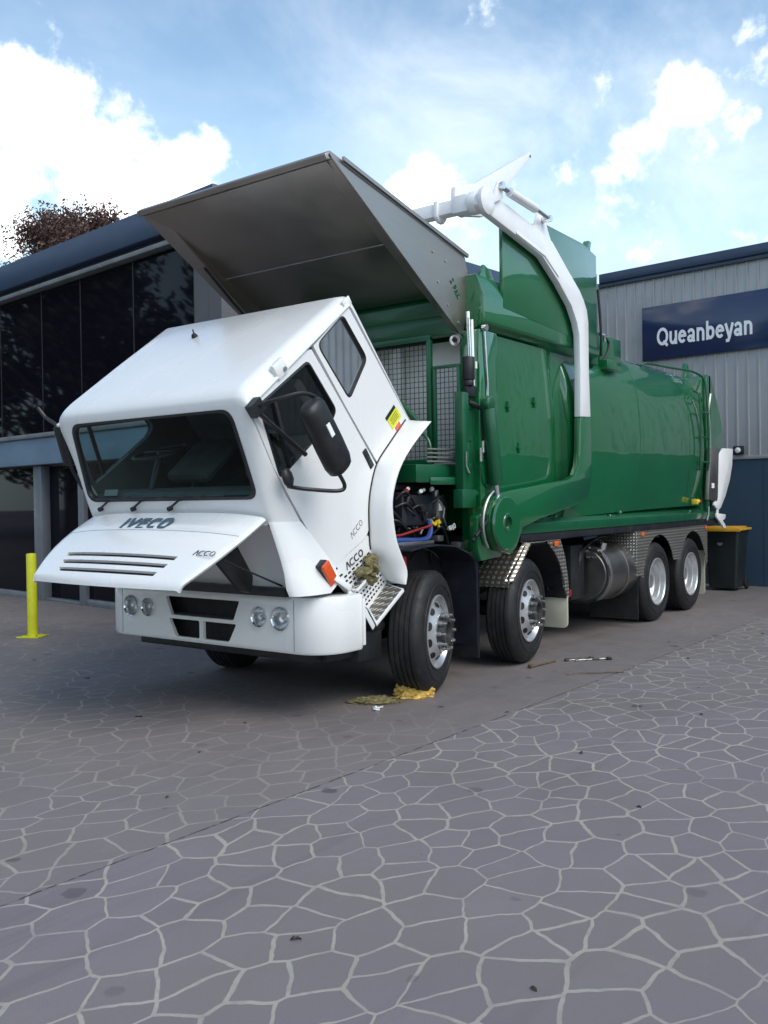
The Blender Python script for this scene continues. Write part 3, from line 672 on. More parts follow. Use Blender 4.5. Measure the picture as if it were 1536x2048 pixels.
# cab -----------------------------------------------------------------
YS = 1.035
def shell_rows(inset=0.0, n=7):
    # (front/roof point F, half width where rounding starts, side point S)
    K = [((-.10, 2.235), .99, (-.12, 2.225)), ((-.76, 3.02), .95, (-.80, 2.96)), ((-.80, 3.075), .93, (-.85, 3.01)), ((-.855, 3.115), .92, (-.90, 3.045)),
         ((-.93, 3.095), .92, (-.95, 3.005)), ((-1.45, 2.715), .92, (-1.45, 2.608)), ((-1.85, 2.412), .92, (-1.87, 2.278)), ((-1.905, 2.368), .92, (-1.91, 2.25)), ((-1.948, 2.326), .92, (-1.938, 2.226)),
         ((-1.976, 2.284), .92, (-1.952, 2.205)), ((-1.984, 2.242), .928, (-1.95, 2.18)), ((-1.966, 2.195), .935, (-1.935, 2.14)), ((-1.862, 1.90), .945, (-1.775, 1.875)), ((-1.765, 1.60), .95, (-1.60, 1.61)),
         ((-1.735, 1.52), .95, (-1.535, 1.53)), ((-1.69, 1.42), .95, (-1.46, 1.43))]
    rows = []
    for F, wf, Sp in K:
        r = []
        for j in range(n+1):
            t = pi/2*j/n; k = 1-cos(t); r.append((F[0]+(Sp[0]-F[0])*k, -(wf+(YS-wf)*sin(t)), F[1]+(Sp[1]-F[1])*k))
        full = [(x, -y, z) for x, y, z in r[::-1]]+[(F[0], wf*(1-2*q/8), F[1]) for q in range(1, 8)]+r
        rows.append(full)
    return rows
m = MB(); m.rows(shell_rows())
cab = part(m, 'cab', 'white', solid=.03, smooth=50)
# windscreen opening, cut square to the screen
def ws_pt(y, h, d=0):      # h from 0 bottom to 1 top, d outward
    a = Vector((-1.765, y, 1.60)); b = Vector((-1.962, y, 2.19)); t = b-a; nn_ = Vector((-t.z, 0, t.x)).normalized()
    return a+t*h+nn_*d
WS = rpoly([(.86, .985), (-.86, .985), (-.905, .02), (.905, .02)], [.10, .10, .10, .10])
WSb = []
def ws_loop(pts, d, grow=0.0):
    out = []
    for y, h in pts:
        out.append(ws_pt(y*(1+grow), .5+(h-.5)*(1+grow*1.6), d))
    return out
def rp_ws(grow):
    Lh = .622
    pts = [(.86, .985*Lh), (-.86, .985*Lh), (-.91, .015*Lh), (.91, .015*Lh)]
    pts = [(a*(1+grow), Lh*.5+(b-Lh*.5)*(1+grow*2.2)) for a, b in pts]
    return [(y, h/Lh) for y, h in rpoly(pts, .10, 6)]
c = MB(); A = [ws_pt(y, h, .15) for y, h in rp_ws(0)]; B = [ws_pt(y, h, -.10) for y, h in rp_ws(0)]
n_ = len(A); c.add(A+B, [list(range(n_)), list(range(2*n_-1, n_-1, -1))]+[(i, (i+1) % n_, n_+(i+1) % n_, n_+i) for i in range(n_)])
boolcut(cab, [c])
m = MB(); A = [ws_pt(y, h, .006) for y, h in rp_ws(.022)]; B = [ws_pt(y, h, .010) for y, h in rp_ws(-.004)]; D = [ws_pt(y, h, -.03) for y, h in rp_ws(-.012)]; E_ = [ws_pt(y, h, .001) for y, h in rp_ws(.024)]
m.rows([E_, A, B, D], closev=True); m.build('windscreen_rubber', 'black', cab)
m = MB(); m.add([ws_pt(y, h, -.008) for y, h in rp_ws(-.004)], [list(range(n_))]); m.build('windscreen', 'glass', cab, smooth=0)
# roof seam, bolt, rear hook
m = MB(); P = Vector((-1.18, .32, 2.912)); m.lathe([(.026, -.01), (.026, .012), (.016, .03), (.001, .034)], P, (-.6, 0, .8), 12, False); m.tube([P, P+Vector((-.05, -.03, .05))], .006, 6); m.build('roof_aerial', 'black', cab)
m = MB(); m.prism([(-.98, 3.04), (-.90, 3.10), (-.86, 3.05), (-.93, 2.99)], 'y', -1.045, -1.03); m.build('roof_lug', 'white', cab, bevel=.004)
# side lug above the door
m = MB(); c0 = Vector((-1.66, -1.040, 2.475)); m.obox(c0, (.78, 0, .62), (0, 1, 0), (-.62, 0, .78), .065, .02, .055); m.build('roof_bracket', 'white', cab, bevel=.01)
m = MB(); m.cyl((-1.63, -1.061, 2.475), (-1.63, -1.071, 2.475), .016, 10); m.build('bracket_bolt', 'steelgrey', cab)
# drip rail
for s in (-1, 1):
    m = MB(); m.tube([(-1.965, s*1.045, 2.195), (-1.90, s*1.045, 2.245), (-1.45, s*1.045, 2.598), (-.95, s*1.045, 2.993), (-.90, s*1.045, 3.03)], .014, 8); m.build('drip_rail', 'white', cab)
# side plates with window holes
DOOR = [(-1.94, 2.19), (-1.385, 2.628), (-1.325, 2.65), (-.965, 2.265), (-.575, 1.845), (-.645, 1.70), (-.685, 1.53), (-.69, 1.35), (-.73, 1.285), (-1.155, 1.075), (-1.50, 1.51), (-1.73, 1.81)]
REAR = [(-1.305, 2.675), (-.905, 3.02), (-.135, 2.225), (-.30, 2.08), (-.45, 1.95), (-.557, 1.86), (-.953, 2.28)]
WIN = rpoly([(-1.365, 2.565), (-1.865, 2.215), (-1.665, 1.73), (-1.46, 1.885), (-1.11, 2.155), (-1.055, 2.24)], [.05, .03, .05, .2, .03, .05])
QW = rpoly([(-.965, 2.95), (-.675, 2.66), (-.90, 2.325), (-1.265, 2.69)], [.05, .06, .06, .07])
def shrink(pts, d):
    cx = sum(p[0] for p in pts)/len(pts); cz = sum(p[1] for p in pts)/len(pts)
    return [(cx+(x-cx)*(1-d), cz+(z-cz)*(1-d)) for x, z in pts]
for s in (-1, 1):
    y0 = s*YS; th = s*.022
    dr = plate(rpoly(DOOR, .012, 2), [WIN], 'y', y0-th, th+s*.004).build('door', 'white', cab, smooth=25)
    plate(rpoly(REAR, .012, 2), [QW], 'y', y0-th, th+s*.004).build('rear_side_panel', 'white', cab, smooth=25)
    BK = [(-1.95, 2.18), (-1.32, 2.67), (-.91, 3.03), (-.13, 2.23), (-.56, 1.85), (-.66, 1.70), (-.69, 1.4), (-1.15, 1.08), (-1.51, 1.5), (-1.74, 1.79)]
    plate(BK, [WIN, QW], 'y', y0-s*.045, s*.018).build('side_lining', 'interior', cab, smooth=0)
    for W_, nm in ((WIN, 'side_window'), (QW, 'quarter_window')):
        g_ = MB(); g_.add([(x, y0-s*.014, z) for x, z in shrink(W_, -.01)], [list(range(len(W_)))])
        wo_ = g_.build(nm, 'sideglass', cab, smooth=0)
        r_ = MB(); a = [(x, y0+s*.006, z) for x, z in shrink(W_, -.012)]; b = [(x, y0+s*.010, z) for x, z in shrink(W_, .03)]; d = [(x, y0-s*.015, z) for x, z in shrink(W_, .075 if nm == 'quarter_window' else .035)]
        e_ = [(x, y0+s*.003, z) for x, z in shrink(W_, -.016)]
        r_.rows([e_, a, b, d], closev=True); r_.build('window_rubber', 'black', wo_)
    m = MB(); m.obox((-1.63, y0-s*.004, 2.045), (.32, 0, -.90), (0, 1, 0), (.90, 0, .32), .235, .010, .014); m.build('quarter_light_bar', 'black', cab)
    hd = MB(); hd.obox((-.685, y0+s*.006, 1.895), (.62, 0, -.78), (0, 1, 0), (.78, 0, .62), .082, .008, .026); h_ = hd.build('door_handle', 'black', dr, bevel=.006)
    # corner panel below the screen
    rows = []
    for F, wf, Sp, ws in (((-1.70, 1.435), .955, (-1.465, 1.435), 1.04), ((-1.675, 1.30), .99, (-1.375, 1.33), 1.07), ((-1.645, 1.18), 1.01, (-1.27, 1.20), 1.10), ((-1.63, 1.08), 1.03, (-1.20, 1.10), 1.13), ((-1.625, .98), 1.04, (-1.20, 1.00), 1.16), ((-1.60, .925), 1.045, (-1.30, .93), 1.165)):
        r = []
        for j in range(9):
            t = pi/2*j/8; k = 1-cos(t); r.append((F[0]+(Sp[0]-F[0])*k, s*(wf+(ws-wf)*sin(t)), F[1]+(Sp[1]-F[1])*k))
        r = [(F[0]+.10, s*(wf-.01), F[1])]+r
        rows.append(r)
    m = MB(); m.rows(rows); m.build('corner_panel', 'white', cab, solid=.015, smooth=60)
    # indicator
    m = MB(); m.obox((-1.315, s*1.125, 1.068), (.58, 0, -.81), (0, 1, 0), (.81, 0, .58), .095, .036, .042); ind = m.build('indicator_housing', 'black', cab, bevel=.008)
    m = MB(); m.obox((-1.312, s*1.147, 1.07), (.58, 0, -.81), (0, 1, 0), (.81, 0, .58), .088, .030, .044); m.build('indicator_lens', 'orange', ind, bevel=.012)
    # fender
    A_ = [(-.175, 2.225), (-.40, 2.025), (-.57, 1.86), (-.65, 1.68), (-.68, 1.53), (-.68, 1.36), (-.665, 1.20), (-.57, 1.05), (-.475, .955)]
    B_ = [(-.085, 2.205), (-.355, 2.00), (-.52, 1.83), (-.61, 1.66), (-.635, 1.51), (-.595, 1.29), (-.53, 1.16), (-.455, 1.03), (-.47, .925)]
    A_ = curve_pts(A_, 4); B_ = curve_pts(B_, 4)
    rows = []
    for (ax, az), (bx_, bz) in zip(A_, B_):
        r = [(ax+.05, s*1.0, az), (ax, s*1.036, az)]
        for t in (.25, .5, .75): r.append((ax+(bx_-ax)*t*.55-.012*sin(pi*t), s*(1.036+(1.225-1.036)*t), az+(bz-az)*t-.004))
        r += [(bx_-.012, s*1.222, bz), (bx_, s*1.226, bz), (bx_+.012, s*1.222, bz), (bx_+.02, s*1.19, bz), (bx_+.03, s*1.0, bz)]
        rows.append(r)
    m = MB(); m.rows(rows); m.add(rows[0], [list(range(len(rows[0])))]); fd = m.build('fender', 'white', cab, smooth=50)
    m = MB(); m.tube([(ax-.006, s*1.040, az) for ax, az in A_[:25]], .0065, 6); m.build('fender_seam', 'darkhole', fd)
    # step unit: leaning with the cab
    A3, B3, C3, D3 = Vector((-1.15, 0, 1.08)), Vector((-.70, 0, 1.31)), Vector((-.46, 0, .93)), Vector((-.71, 0, .748))
    def sp(u, v, y): 
        a = A3.lerp(B3, u); b = D3.lerp(C3, u); p_ = a.lerp(b, v); return (p_.x, y, p_.z)
    hl_ = []
    for vv in range(13):
        if vv in (7,): continue
        for uu in range(8):
            u = .08+uu*.117+(.055 if vv % 2 else 0); v = .06+vv*.072
            if .055 < v < .245 and .09 < u < .91: continue
            if u > .93: continue
            hl_.append([sp(u-.040, v-.019, 0), sp(u+.040, v-.019, 0), sp(u+.040, v+.019, 0), sp(u-.040, v+.019, 0)])
    hl_ = [[(q[0], q[2]) for q in h] for h in hl_]
    out = [(A3.x, A3.z), (B3.x, B3.z), (C3.x, C3.z), (D3.x, D3.z)]
    pn = plate(out, hl_, 'y', s*1.035, s*.004).build('step_panel', 'white', cab, smooth=0)
    m = MB(); m.prism(shrink(out, .02), 'y', s*1.02, s*1.026); m.build('step_backing', 'darkhole', pn, smooth=0)
    if s < 0:
        o_ = Vector(sp(.5, .155, -1.042)); ux = Vector(sp(1, .155, -1.042))-Vector(sp(0, .155, -1.042)); uy = Vector(sp(.5, 0, 0))-Vector(sp(.5, 1, 0))
        letters('step_lettering', 'Lcco', 'darkhole', pn, o_, ux, uy, .055, .15, ext=.002, sx=1.0, gap=.10)
    # bottom tread, middle tread
    def slab(u0, u1, v, y0_, y1_, th_, mat, nm):
        a = Vector(sp(u0, v, y0_)); b = Vector(sp(u1, v, y0_)); c_ = Vector(sp(u1, v, y1_)); d_ = Vector(sp(u0, v, y1_))
        dn = (Vector(sp(.5, 1, 0))-Vector(sp(.5, 0, 0))).normalized()*th_
        q = MB(); q.poly3([a, b, c_, d_], dn); return q.build(nm, mat, pn, bevel=.004)
    dn_ = Vector((.013, 0, -.025)); T4 = [(-.71, s*1.036, .748), (-.46, s*1.036, .93), (-.472, s*1.205, .893), (-.835, s*1.205, .665)]
    q = MB(); q.poly3(T4, dn_); q.build('tread_frame', 'white', pn, bevel=.004)
    cT = sum((Vector(v) for v in T4), Vector())/4; q = MB(); q.poly3([cT+(Vector(v)-cT)*.90-dn_*.14 for v in T4], dn_*.1); q.build('tread', 'checker', pn)
    slab(.02, .62, .50, s*1.03, s*1.10, .025, 'white', 'tread_frame'); slab(.05, .60, .49, s*1.035, s*1.095, .004, 'checker', 'tread')
    # front cheek of the step unit
    ck = MB()
    fr = [(-1.15, 1.038, 1.08), (-1.25, 1.18, 1.05), (-1.10, 1.205, .965), (-1.045, 1.14, .93), (-1.0, 1.14, .89), (-.965, 1.205, .81), (-.845, 1.212, .645), (-.72, 1.05, .735), (-.715, 1.038, .742)]
    ck.poly3([(x, s*y, z) for x, y, z in fr], (-.035, 0, -.03)); ck.build('step_cheek', 'white', pn, bevel=.010)
    # mirror
    if s < 0:
        arm = MB(); arm.obox((-1.93, -1.075, 2.19), (.75, 0, .65), (0, 1, 0), (-.65, 0, .75), .055, .03, .045)
        arm.tube(curve_pts([(-1.93, -1.09, 2.20), (-1.86, -1.24, 2.245), (-1.74, -1.32, 2.28), (-1.62, -1.34, 2.25), (-1.60, -1.34, 2.16)], 6), .014, 8)
        arm.tube([(-1.90, -1.085, 2.15), (-1.455, -1.085, 1.90)], .018, 8)
        arm.tube(curve_pts([(-1.43, -1.35, 1.77), (-1.36, -1.35, 1.68), (-1.40, -1.32, 1.645), (-1.60, -1.20, 1.66), (-1.66, -1.10, 1.68)], 6), .014, 8)
        ma = arm.build('mirror_arm', 'black', cab)
        hs = MB(); ax = Vector((.60, 0, -.80)); c0 = Vector((-1.545, -1.345, 2.00))
        az = Vector((.80, 0, .60)); rows = []
        for t, w_, dpt in ((-1, .55, .55), (-.94, .82, .8), (-.8, .97, .95), (-.4, 1, 1), (.2, 1.05, 1), (.7, 1.05, .95), (.9, .9, .82), (.97, .66, .6), (1, .3, .3)):
            ctr = c0+ax*t*.275; rows.append([tuple(ctr+az*cos(q)*.118*w_*(abs(cos(q))**-.35 if abs(cos(q)) > .05 else 1)*.95+Vector((0, 1, 0))*sin(q)*.075*dpt) for q in [2*pi*j/20+.01 for j in range(20)]])
        hs.rows(rows, closev=True); hs.add(rows[0], [list(range(20))]); hs.add(rows[-1], [list(range(20))])
        mh = hs.build('mirror_housing', 'black', cab, smooth=50)
        m = MB(); m.obox(c0+Vector((-.055, -.076, .06))+ax*.02, ax, (0, 1, 0), az, .048, .004, .019); m.build('mirror_label', 'white2', mh)
        m = MB(); rows = []
        for t in (-1, -.8, -.3, .3, .8, 1):
            q_ = sqrt(max(.02, 1-t*t)); rows.append([tuple(Vector((-1.69, -1.13, 1.735))+Vector((.42, 0, -.90))*t*.072+Vector((.9, .1, .42))*cos(a)*.052*q_+Vector((-.1, 1, 0))*sin(a)*.03*q_) for a in [2*pi*j/16 for j in range(16)]])
        m.rows(rows, closev=True); m.add(rows[0], [list(range(16))]); m.add(rows[-1], [list(range(16))]); m.build('spotter_mirror', 'black', cab, smooth=50)
    else:
        arm = MB(); arm.tube([(-1.93, 1.07, 2.19), (-1.90, 1.30, 2.28), (-1.93, 1.36, 2.36)], .016, 8); arm.tube([(-1.88, 1.08, 2.12), (-1.76, 1.16, 1.86), (-1.70, 1.1, 1.70)], .016, 8); arm.build('mirror_arm', 'black', cab)
        hs = MB(); hs.obox((-1.79, 1.20, 2.06), (.30, 0, -.95), (0, 1, 0), (.95, 0, .30), .17, .05, .05); hs.build('mirror_housing', 'black', cab, bevel=.03)
# door lettering and stickers
letters('door_lettering', 'Lcco', 'letterdk', cab, (-.84, -1.0402, 1.365), (.76, 0, .64), (-.64, 0, .76), .046, .085, ext=.001, sx=.95, gap=.06)
ax = Vector((.62, 0, .60)).normalized(); az = Vector((-.60, 0, .62)).normalized()
c0 = Vector((-.335, -1.041, 2.225))
m = MB(); m.obox(c0, ax, (0, 1, 0), az, .082, .0015, .050); st = m.build('warning_sticker', 'sticker', cab, smooth=0)
m = MB(); m.obox(c0+az*.066-ax*.01, ax, (0, 1, 0), az, .082, .0015, .014); m.build('sticker_band', 'darkhole', st, smooth=0)
m = MB()
for k in range(4): m.obox(c0+az*(.03-.017*k)-Vector((0, .002, 0)), ax, (0, 1, 0), az, .06-.006*(k % 2), .0008, .0025)
m.build('sticker_print', 'letterdk', st, smooth=0)
m = MB(); m.obox(c0+Vector((.055, 0, -.062))-ax*.005, ax, (0, 1, 0), az, .040, .0015, .024); m.build('orange_sticker', 'orange', cab, smooth=0)
# cab floor, rear lining, furniture
m = MB(); m.rows([[(x, y, z) for y in (-.99, .99)] for x, z in ((-.14, 2.20), (-.42, 1.96), (-.60, 1.80), (-.68, 1.62), (-.70, 1.40), (-.76, 1.28), (-1.16, 1.09), (-1.45, 1.42))]); m.build('cab_floor', 'interior', cab, solid=.02)
m = MB(); m.rows([[(x, y, z) for y in (-.985, .985)] for x, z in ((-.16, 2.24), (-.80, 2.985), (-.885, 3.04), (-1.45, 2.64), (-1.88, 2.31))]); m.build('headlining', 'interior', cab, solid=.01)
m = MB(); m.prism([(-1.72, 1.60), (-1.66, 1.66), (-1.50, 1.70), (-1.42, 1.60), (-1.40, 1.45), (-1.6, 1.46)], 'y', -.97, .97); m.build('dashboard', 'interior', cab, bevel=.02)
for yy in (-.45, .45):
    m = MB(); R0 = Matrix.Rotation(radians(-40), 4, 'Y'); 
    m.obox((-1.0, yy, 1.92), (.77, 0, .64), (0, 1, 0), (-.64, 0, .77), .24, .24, .06); m.obox((-.88, yy, 2.26), (.77, 0, .64), (0, 1, 0), (-.64, 0, .77), .06, .23, .30); m.build('seat', 'interior', cab, bevel=.05)
m = MB(); c0 = Vector((-1.44, .45, 1.98)); a1 = Vector((0, 1, 0)); a2 = Vector((.95, 0, .3)).normalized()
m.tube([c0+(a1*cos(2*pi*k/28)+a2*sin(2*pi*k/28))*.215 for k in range(28)], .016, 8, closed=True)
m.tube([c0+a1*.2, c0, c0-a1*.2], .014, 6); m.tube([c0, c0+Vector((-.10, 0, -.30))], .025, 8); m.build('steering_wheel', 'black', cab)
m = MB(); m.obox((-1.70, .74, 1.665), (1, 0, -.2), (0, 1, 0), (.2, 0, 1), .004, .08, .025); m.build('registration_label', 'interiorpale', cab)
# wipers
for yy in (.80, .40, -.02):
    m = MB(); a = ws_pt(yy, -.10, .03); b = ws_pt(yy-.13, .0, .03); e2 = ws_pt(yy-.42, .06, .02)
    m.cyl(ws_pt(yy, -.10, -.01), a, .018, 10); m.tube([a, b], .009, 6); m.tube([b, e2], .005, 6); m.tube([ws_pt(yy-.02, .035, .012), ws_pt(yy-.78 if yy > .1 else yy-.6, .045, .012)], .006, 6); m.build('wiper', 'black', cab)
# cowl / firewall behind the open flap
m = MB(); m.rows([[(x, y, z) for y in (-.93, .93)] for x, z in ((-1.69, 1.425), (-1.60, 1.36), (-1.46, 1.10), (-1.44, .97))]); m.build('firewall', 'white', cab, solid=.01)
m = MB(); m.box(-1.52, -1.44, -.93, .93, .908, .97); m.build('slam_panel', 'black', cab)
for s in (-1, 1):
    m = MB(); m.tube([(-1.66, s*.84, 1.36), (-1.95, s*.84, 1.24)], .006, 6) if False else m.tube([(-1.47, s*.86, .98), (-2.0, s*.80, 1.20)], .007, 8); m.build('flap_stay', 'black', cab)
m = MB(); m.prism([(-1.95, 1.22), (-1.72, 1.30), (-1.55, 1.05), (-1.57, .93), (-1.68, .95)], 'y', -.66, -.62); m.build('latch_bracket', 'black', cab, bevel=.01)

# front flap ------------------------------------------------------------
def flap_pt(u, v):        # u -1..1 across, v 0 hinge .. 1 lip
    w_ = .965-.02*v-.15*v**2.2+ .02*sin(pi*v)
    hx, hz = -1.735, 1.468; lx, lz = -2.375, 1.045
    crown = .035*(1-u**4)*(1-v)*1.0
    tx, tz = (lx-hx), (lz-hz); ln = sqrt(tx*tx+tz*tz); nx, nz = tz/ln, -tx/ln
    if nz < 0: nx, nz = -nx, -nz
    bulge = .03*sin(pi*min(1, v))*(1-u*u)+.018*sin(pi*v)
    if v > .93: bulge -= .028*((v-.93)/.07)**2
    bow = -.05*(1-u*u)*v
    crease = .010 if v < .27 else (.010*(1-(v-.27)/.04) if v < .31 else 0)
    h = crown+bulge+crease*(1-u**6)
    return Vector((hx+tx*v+nx*h+bow, u*w_, hz+tz*v+nz*h))
vs_ = [0, .03, .08, .15, .22, .27, .29, .31, .36, .42, .48, .54, .60, .66, .72, .78, .84, .89, .93, .95, .97, .985, 1.0]
us_ = [-1, -.985, -.96, -.92]+[-.85+.1*k for k in range(18)]+[.92, .96, .985, 1]
m = MB(); m.rows([[flap_pt(u, v)-(Vector((0, 0, .004)) if abs(u) > .97 else Vector((0,0,0)))-(Vector((0, 0, .010)) if abs(u) == 1 else Vector((0,0,0))) for u in us_] for v in vs_])
flap = part(m, 'front_flap', 'white', solid=.022, smooth=45)
tdir = (flap_pt(0, .9)-flap_pt(0, .5)).normalized(); fn = Vector((-tdir.z, 0, tdir.x)); fn = fn if fn.z > 0 else -fn
cut = []; louv = MB()
for v0, hw in ((.655, .665), (.75, .65), (.845, .63)):
    c = MB(); top = []; bot = []
    for k in range(17):
        u = -hw+2*hw*k/16; a = flap_pt(u, v0); b = flap_pt(u*1.0, v0+.046)
        top.append(a); bot.append(b)
    loop = top+bot[::-1]; k = len(loop)
    c.add([p_+fn*.05 for p_ in loop]+[p_-fn*.07 for p_ in loop], [list(range(k)), list(range(2*k-1, k-1, -1))]+[(i, (i+1) % k, k+(i+1) % k, k+i) for i in range(k)])
    cut.append(c)
    louv.rows([[p_-tdir*.012+fn*.004 for p_ in top], [p_-tdir*.002+fn*.016 for p_ in top], [p_+fn*.004 for p_ in top]])
boolcut(flap, cut)
m = MB(); m.rows([[flap_pt(u, v)-fn*.055 for u in (-.72, -.4, 0, .4, .72)] for v in (.5, .7, .92)]); m.build('slot_dark_sheet', 'darkhole', flap, solid=.004)  # near-black sheet added under the flap for the darkness inside the slots
m = MB(); m.tube([flap_pt(u, .315)+fn*.0005 for u in us_[2:-2]], .002, 5); m.build('flap_crease', 'strip', flap)
o_ = flap_pt(.03, .225)+fn*.002
letters('emblem_lettering', 'IVECO', 'letter', flap, o_, (0, -1, 0), -tdir, .106, .22, ext=.006, shear=.18, sx=1.22, gap=.11)
o_ = flap_pt(-.88, .60)+fn*.010
letters('model_lettering', 'Lcco', 'letterdk', flap, o_, (0, -1, -.02), -tdir, .046, .075, ext=.005, sx=1.05, gap=.06)

# hopper canopy (stainless) -------------------------------------------------
def side_poly(s, y, th):
    q = MB(); q.prism([(-1.12, 4.075), (-.90, 4.02), (.74, 3.715), (.84, 3.44), (.70, 3.05), (.655, 3.02)], 'y', s*y, s*(y+th)); return q
hop = MB(); hop.prism([(-1.14, 4.03), (-1.16, 4.07), (-1.10, 4.11), (.76, 3.74), (.75, 3.69), (-.18, 3.66) if False else (-.2, 3.87), (-1.08, 4.05)], 'y', -1.05, 1.05)
canopy = part(hop, 'hopper_canopy', 'stainless', bevel=.006)
for s in (-1, 1):
    o = side_poly(s, 1.05, .012).build('canopy_side', 'stainless', canopy, smooth=0)
    fl = MB(); fl.poly3([(-1.12, s*1.05, 4.07), (.655, s*1.05, 3.02), (.60, s*1.01, 3.06), (-1.00, s*.90, 4.03)], (.012, 0, .018)); fl.build('front_flange', 'stainless', o, smooth=0)
    fl = MB(); fl.poly3([(-1.0, s*.90, 4.03), (.60, s*1.01, 3.06), (.70, s*1.03, 3.10), (.74, s*1.03, 3.55), (-.8, s*.93, 4.0)], (0, s*.01, 0)); fl.build('inner_side', 'stainless', o, smooth=0)
    rl = MB(); rl.prism([(-.98, 4.095), (.77, 3.745), (.765, 3.715), (-.98, 4.065)], 'y', s*1.062, s*1.085); rl.build('edge_trim', 'stainless', o, smooth=0)
    bt = MB()
    for x, z in ((.22, 3.66), (.42, 3.62), (.30, 3.42), (.62, 3.34), (.45, 3.25), (.62, 3.12)): bt.cyl((x, s*1.062, z), (x, s*1.068, z), .014, 10)
    bt.build('bolt', 'steelgrey', o)
m = MB(); m.prism([(-1.085, 4.045), (-.20, 3.665), (.55, 3.36), (.56, 3.375), (-.19, 3.68), (-1.08, 4.055)], 'y', -1.0, 1.0); m.build('canopy_underside', 'stainless', canopy, smooth=0)
m = MB(); m.tube([(-.195, -.98, 3.662), (-.195, .98, 3.662)], .006, 6); m.build('weld_seam', 'steelgrey', canopy)
m = MB(); m.tube([(-.5, .93, 3.70), (-.1, .96, 3.44), (.3, .98, 3.2)], .014, 6); m.build('gas_strut', 'black', canopy)
letters('canopy_lettering', 'Z PAK', 'greenmat', canopy, (.565, -1.0645, 3.41), (.50, 0, -.60), (.60, 0, .50), .058, .17, ext=.003, sx=.9, gap=.05)

# body: front section ---------------------------------------------------------
HB = MB(); HB.prism([(.98, 1.3), (3.2, 1.3), (3.2, 3.45), (.98, 3.45)], 'y', -1.12, 1.12)
body = part(HB, 'packer_body', 'green', bevel=.02)
body['label'] = 'glossy green packer body'
for s in (-1, 1):
    m = MB(); m.box(.68, 1.0, s*1.03, s*1.235, 1.10, 3.06); m.build('front_column', 'green', body, bevel=.015)
    # lower side pan with bellied sheet
    rows = []
    for x, k in ((.86, .0), (.90, .6), (1.0, .9), (1.3, 1.0), (1.7, 1.0), (2.0, .97), (2.16, .85), (2.24, .5), (2.26, 0)):
        r = []
        for j in range(15):
            z = 1.32+j*(3.06-1.32)/14; b = 1.150+.055*sin(pi*(.08+.84*j/14))*k
            xx = x+(.10*sin(pi*j/14)-.12*(j/14) if x > 1.9 else 0)
            r.append((xx, s*b, z))
        rows.append(r)
    m = MB(); m.rows(rows); m.build('side_pan', 'green', body, solid=.01, smooth=60)
    # upper flare: ledge and tall wing plate
    m = MB(); m.prism([(1.10, 3.02), (1.25, 3.10), (1.25, 3.18), (1.24, 3.40), (1.10, 3.60)], 'x', .72, 3.25) if False else m.add(
        [(x, s*y, z) for x in (.74, 3.25) for y, z in ((1.05, 3.03), (1.245, 3.125), (1.25, 3.15), (1.25, 3.38), (1.17, 3.56), (1.0, 3.56))],
        [(0,1,2,3,4,5), (11,10,9,8,7,6)]+[(i, (i+1) % 6, 6+(i+1) % 6, 6+i) for i in range(6)])
    m.build('hopper_flare', 'green', body, bevel=.012)
    m = MB(); m.prism([(1.08, 3.30), (3.18, 3.20), (3.18, 4.20), (2.85, 4.26), (1.95, 4.26), (1.08, 4.06)], 'y', s*1.215, s*1.254); m.build('wing_plate', 'green', body, bevel=.008)
    m = MB(); m.prism([(.80, 3.44), (.82, 3.56), (.90, 3.67), (1.02, 3.63), (1.14, 3.46), (1.14, 3.34), (.82, 3.34)], 'y', s*1.13, s*1.165); m.box(.80, 1.14, s*1.0, s*1.166, 3.34, 3.37); m.build('hinge_bracket', 'green', body, bevel=.006)
    m = MB(); m.cyl((.90, s*1.166, 3.46), (.90, s*1.18, 3.46), .025, 12); m.build('hinge_pin', 'darkhole', body)
m = MB(); m.box(.60, .72, -1.05, 1.05, 3.03, 3.20); m.box(.62, .98, -1.05, 1.05, 3.20, 3.40); m.build('front_header', 'greenmat', body, bevel=.01)
m = MB(); m.box(.93, .96, -1.03, 1.03, 1.9, 3.03); m.build('front_panel', 'palepanel', body, smooth=0)
m = MB()
for k in range(6): m.box(.922, .93, -.95+k*.33, -.93+k*.33, 1.95, 2.95)
m.box(.80, .86, -.30, -.20, 1.9, 3.0); m.build('front_rib', 'palepanel', body)
m = MB(); m.prism([(-1.03, 3.62), (1.03, 3.62), (1.03, 3.58), (-1.03, 3.58)], 'x', 1.0, 3.2); m.build('hopper_rim', 'green', body)
# top clips on far side hydraulic
m = MB(); m.cyl((3.28, -1.12, 3.12), (3.28, -1.12, 3.86), .055, 14); m.cyl((3.28, -1.12, 3.86), (3.28, -1.12, 4.18), .03, 12); m.box(3.24, 3.36, -1.16, -1.02, 4.10, 4.22); m.box(3.2, 3.38, -1.18, -.98, 3.04, 3.16); part(m, 'ejector_cylinder', 'greenmat', bevel=.004)
m = MB(); m.prism([(3.20, 3.2), (3.32, 3.2), (3.32, 4.14), (3.20, 4.18)], 'y', -1.0, -.94); m.prism([(3.02, 4.22), (3.10, 4.36), (3.18, 4.36), (3.12, 4.20)], 'y', -1.20, -1.14); part(m, 'cylinder_mount', 'green', bevel=.004)
m = MB(); m.box(3.70, 4.35, -1.06, -.3, 3.1, 3.46); part(m, 'valve_box', 'green', bevel=.015)
m = MB(); m.box(3.55, 3.95, -1.22, -1.0, 3.02, 3.13); part(m, 'top_bracket', 'green', bevel=.01)
m = MB()
m.tube(curve_pts([(3.42, -1.16, 3.95), (3.44, -1.18, 3.6), (3.46, -1.18, 3.35), (3.5, -1.16, 3.16)], 6), .016, 8)
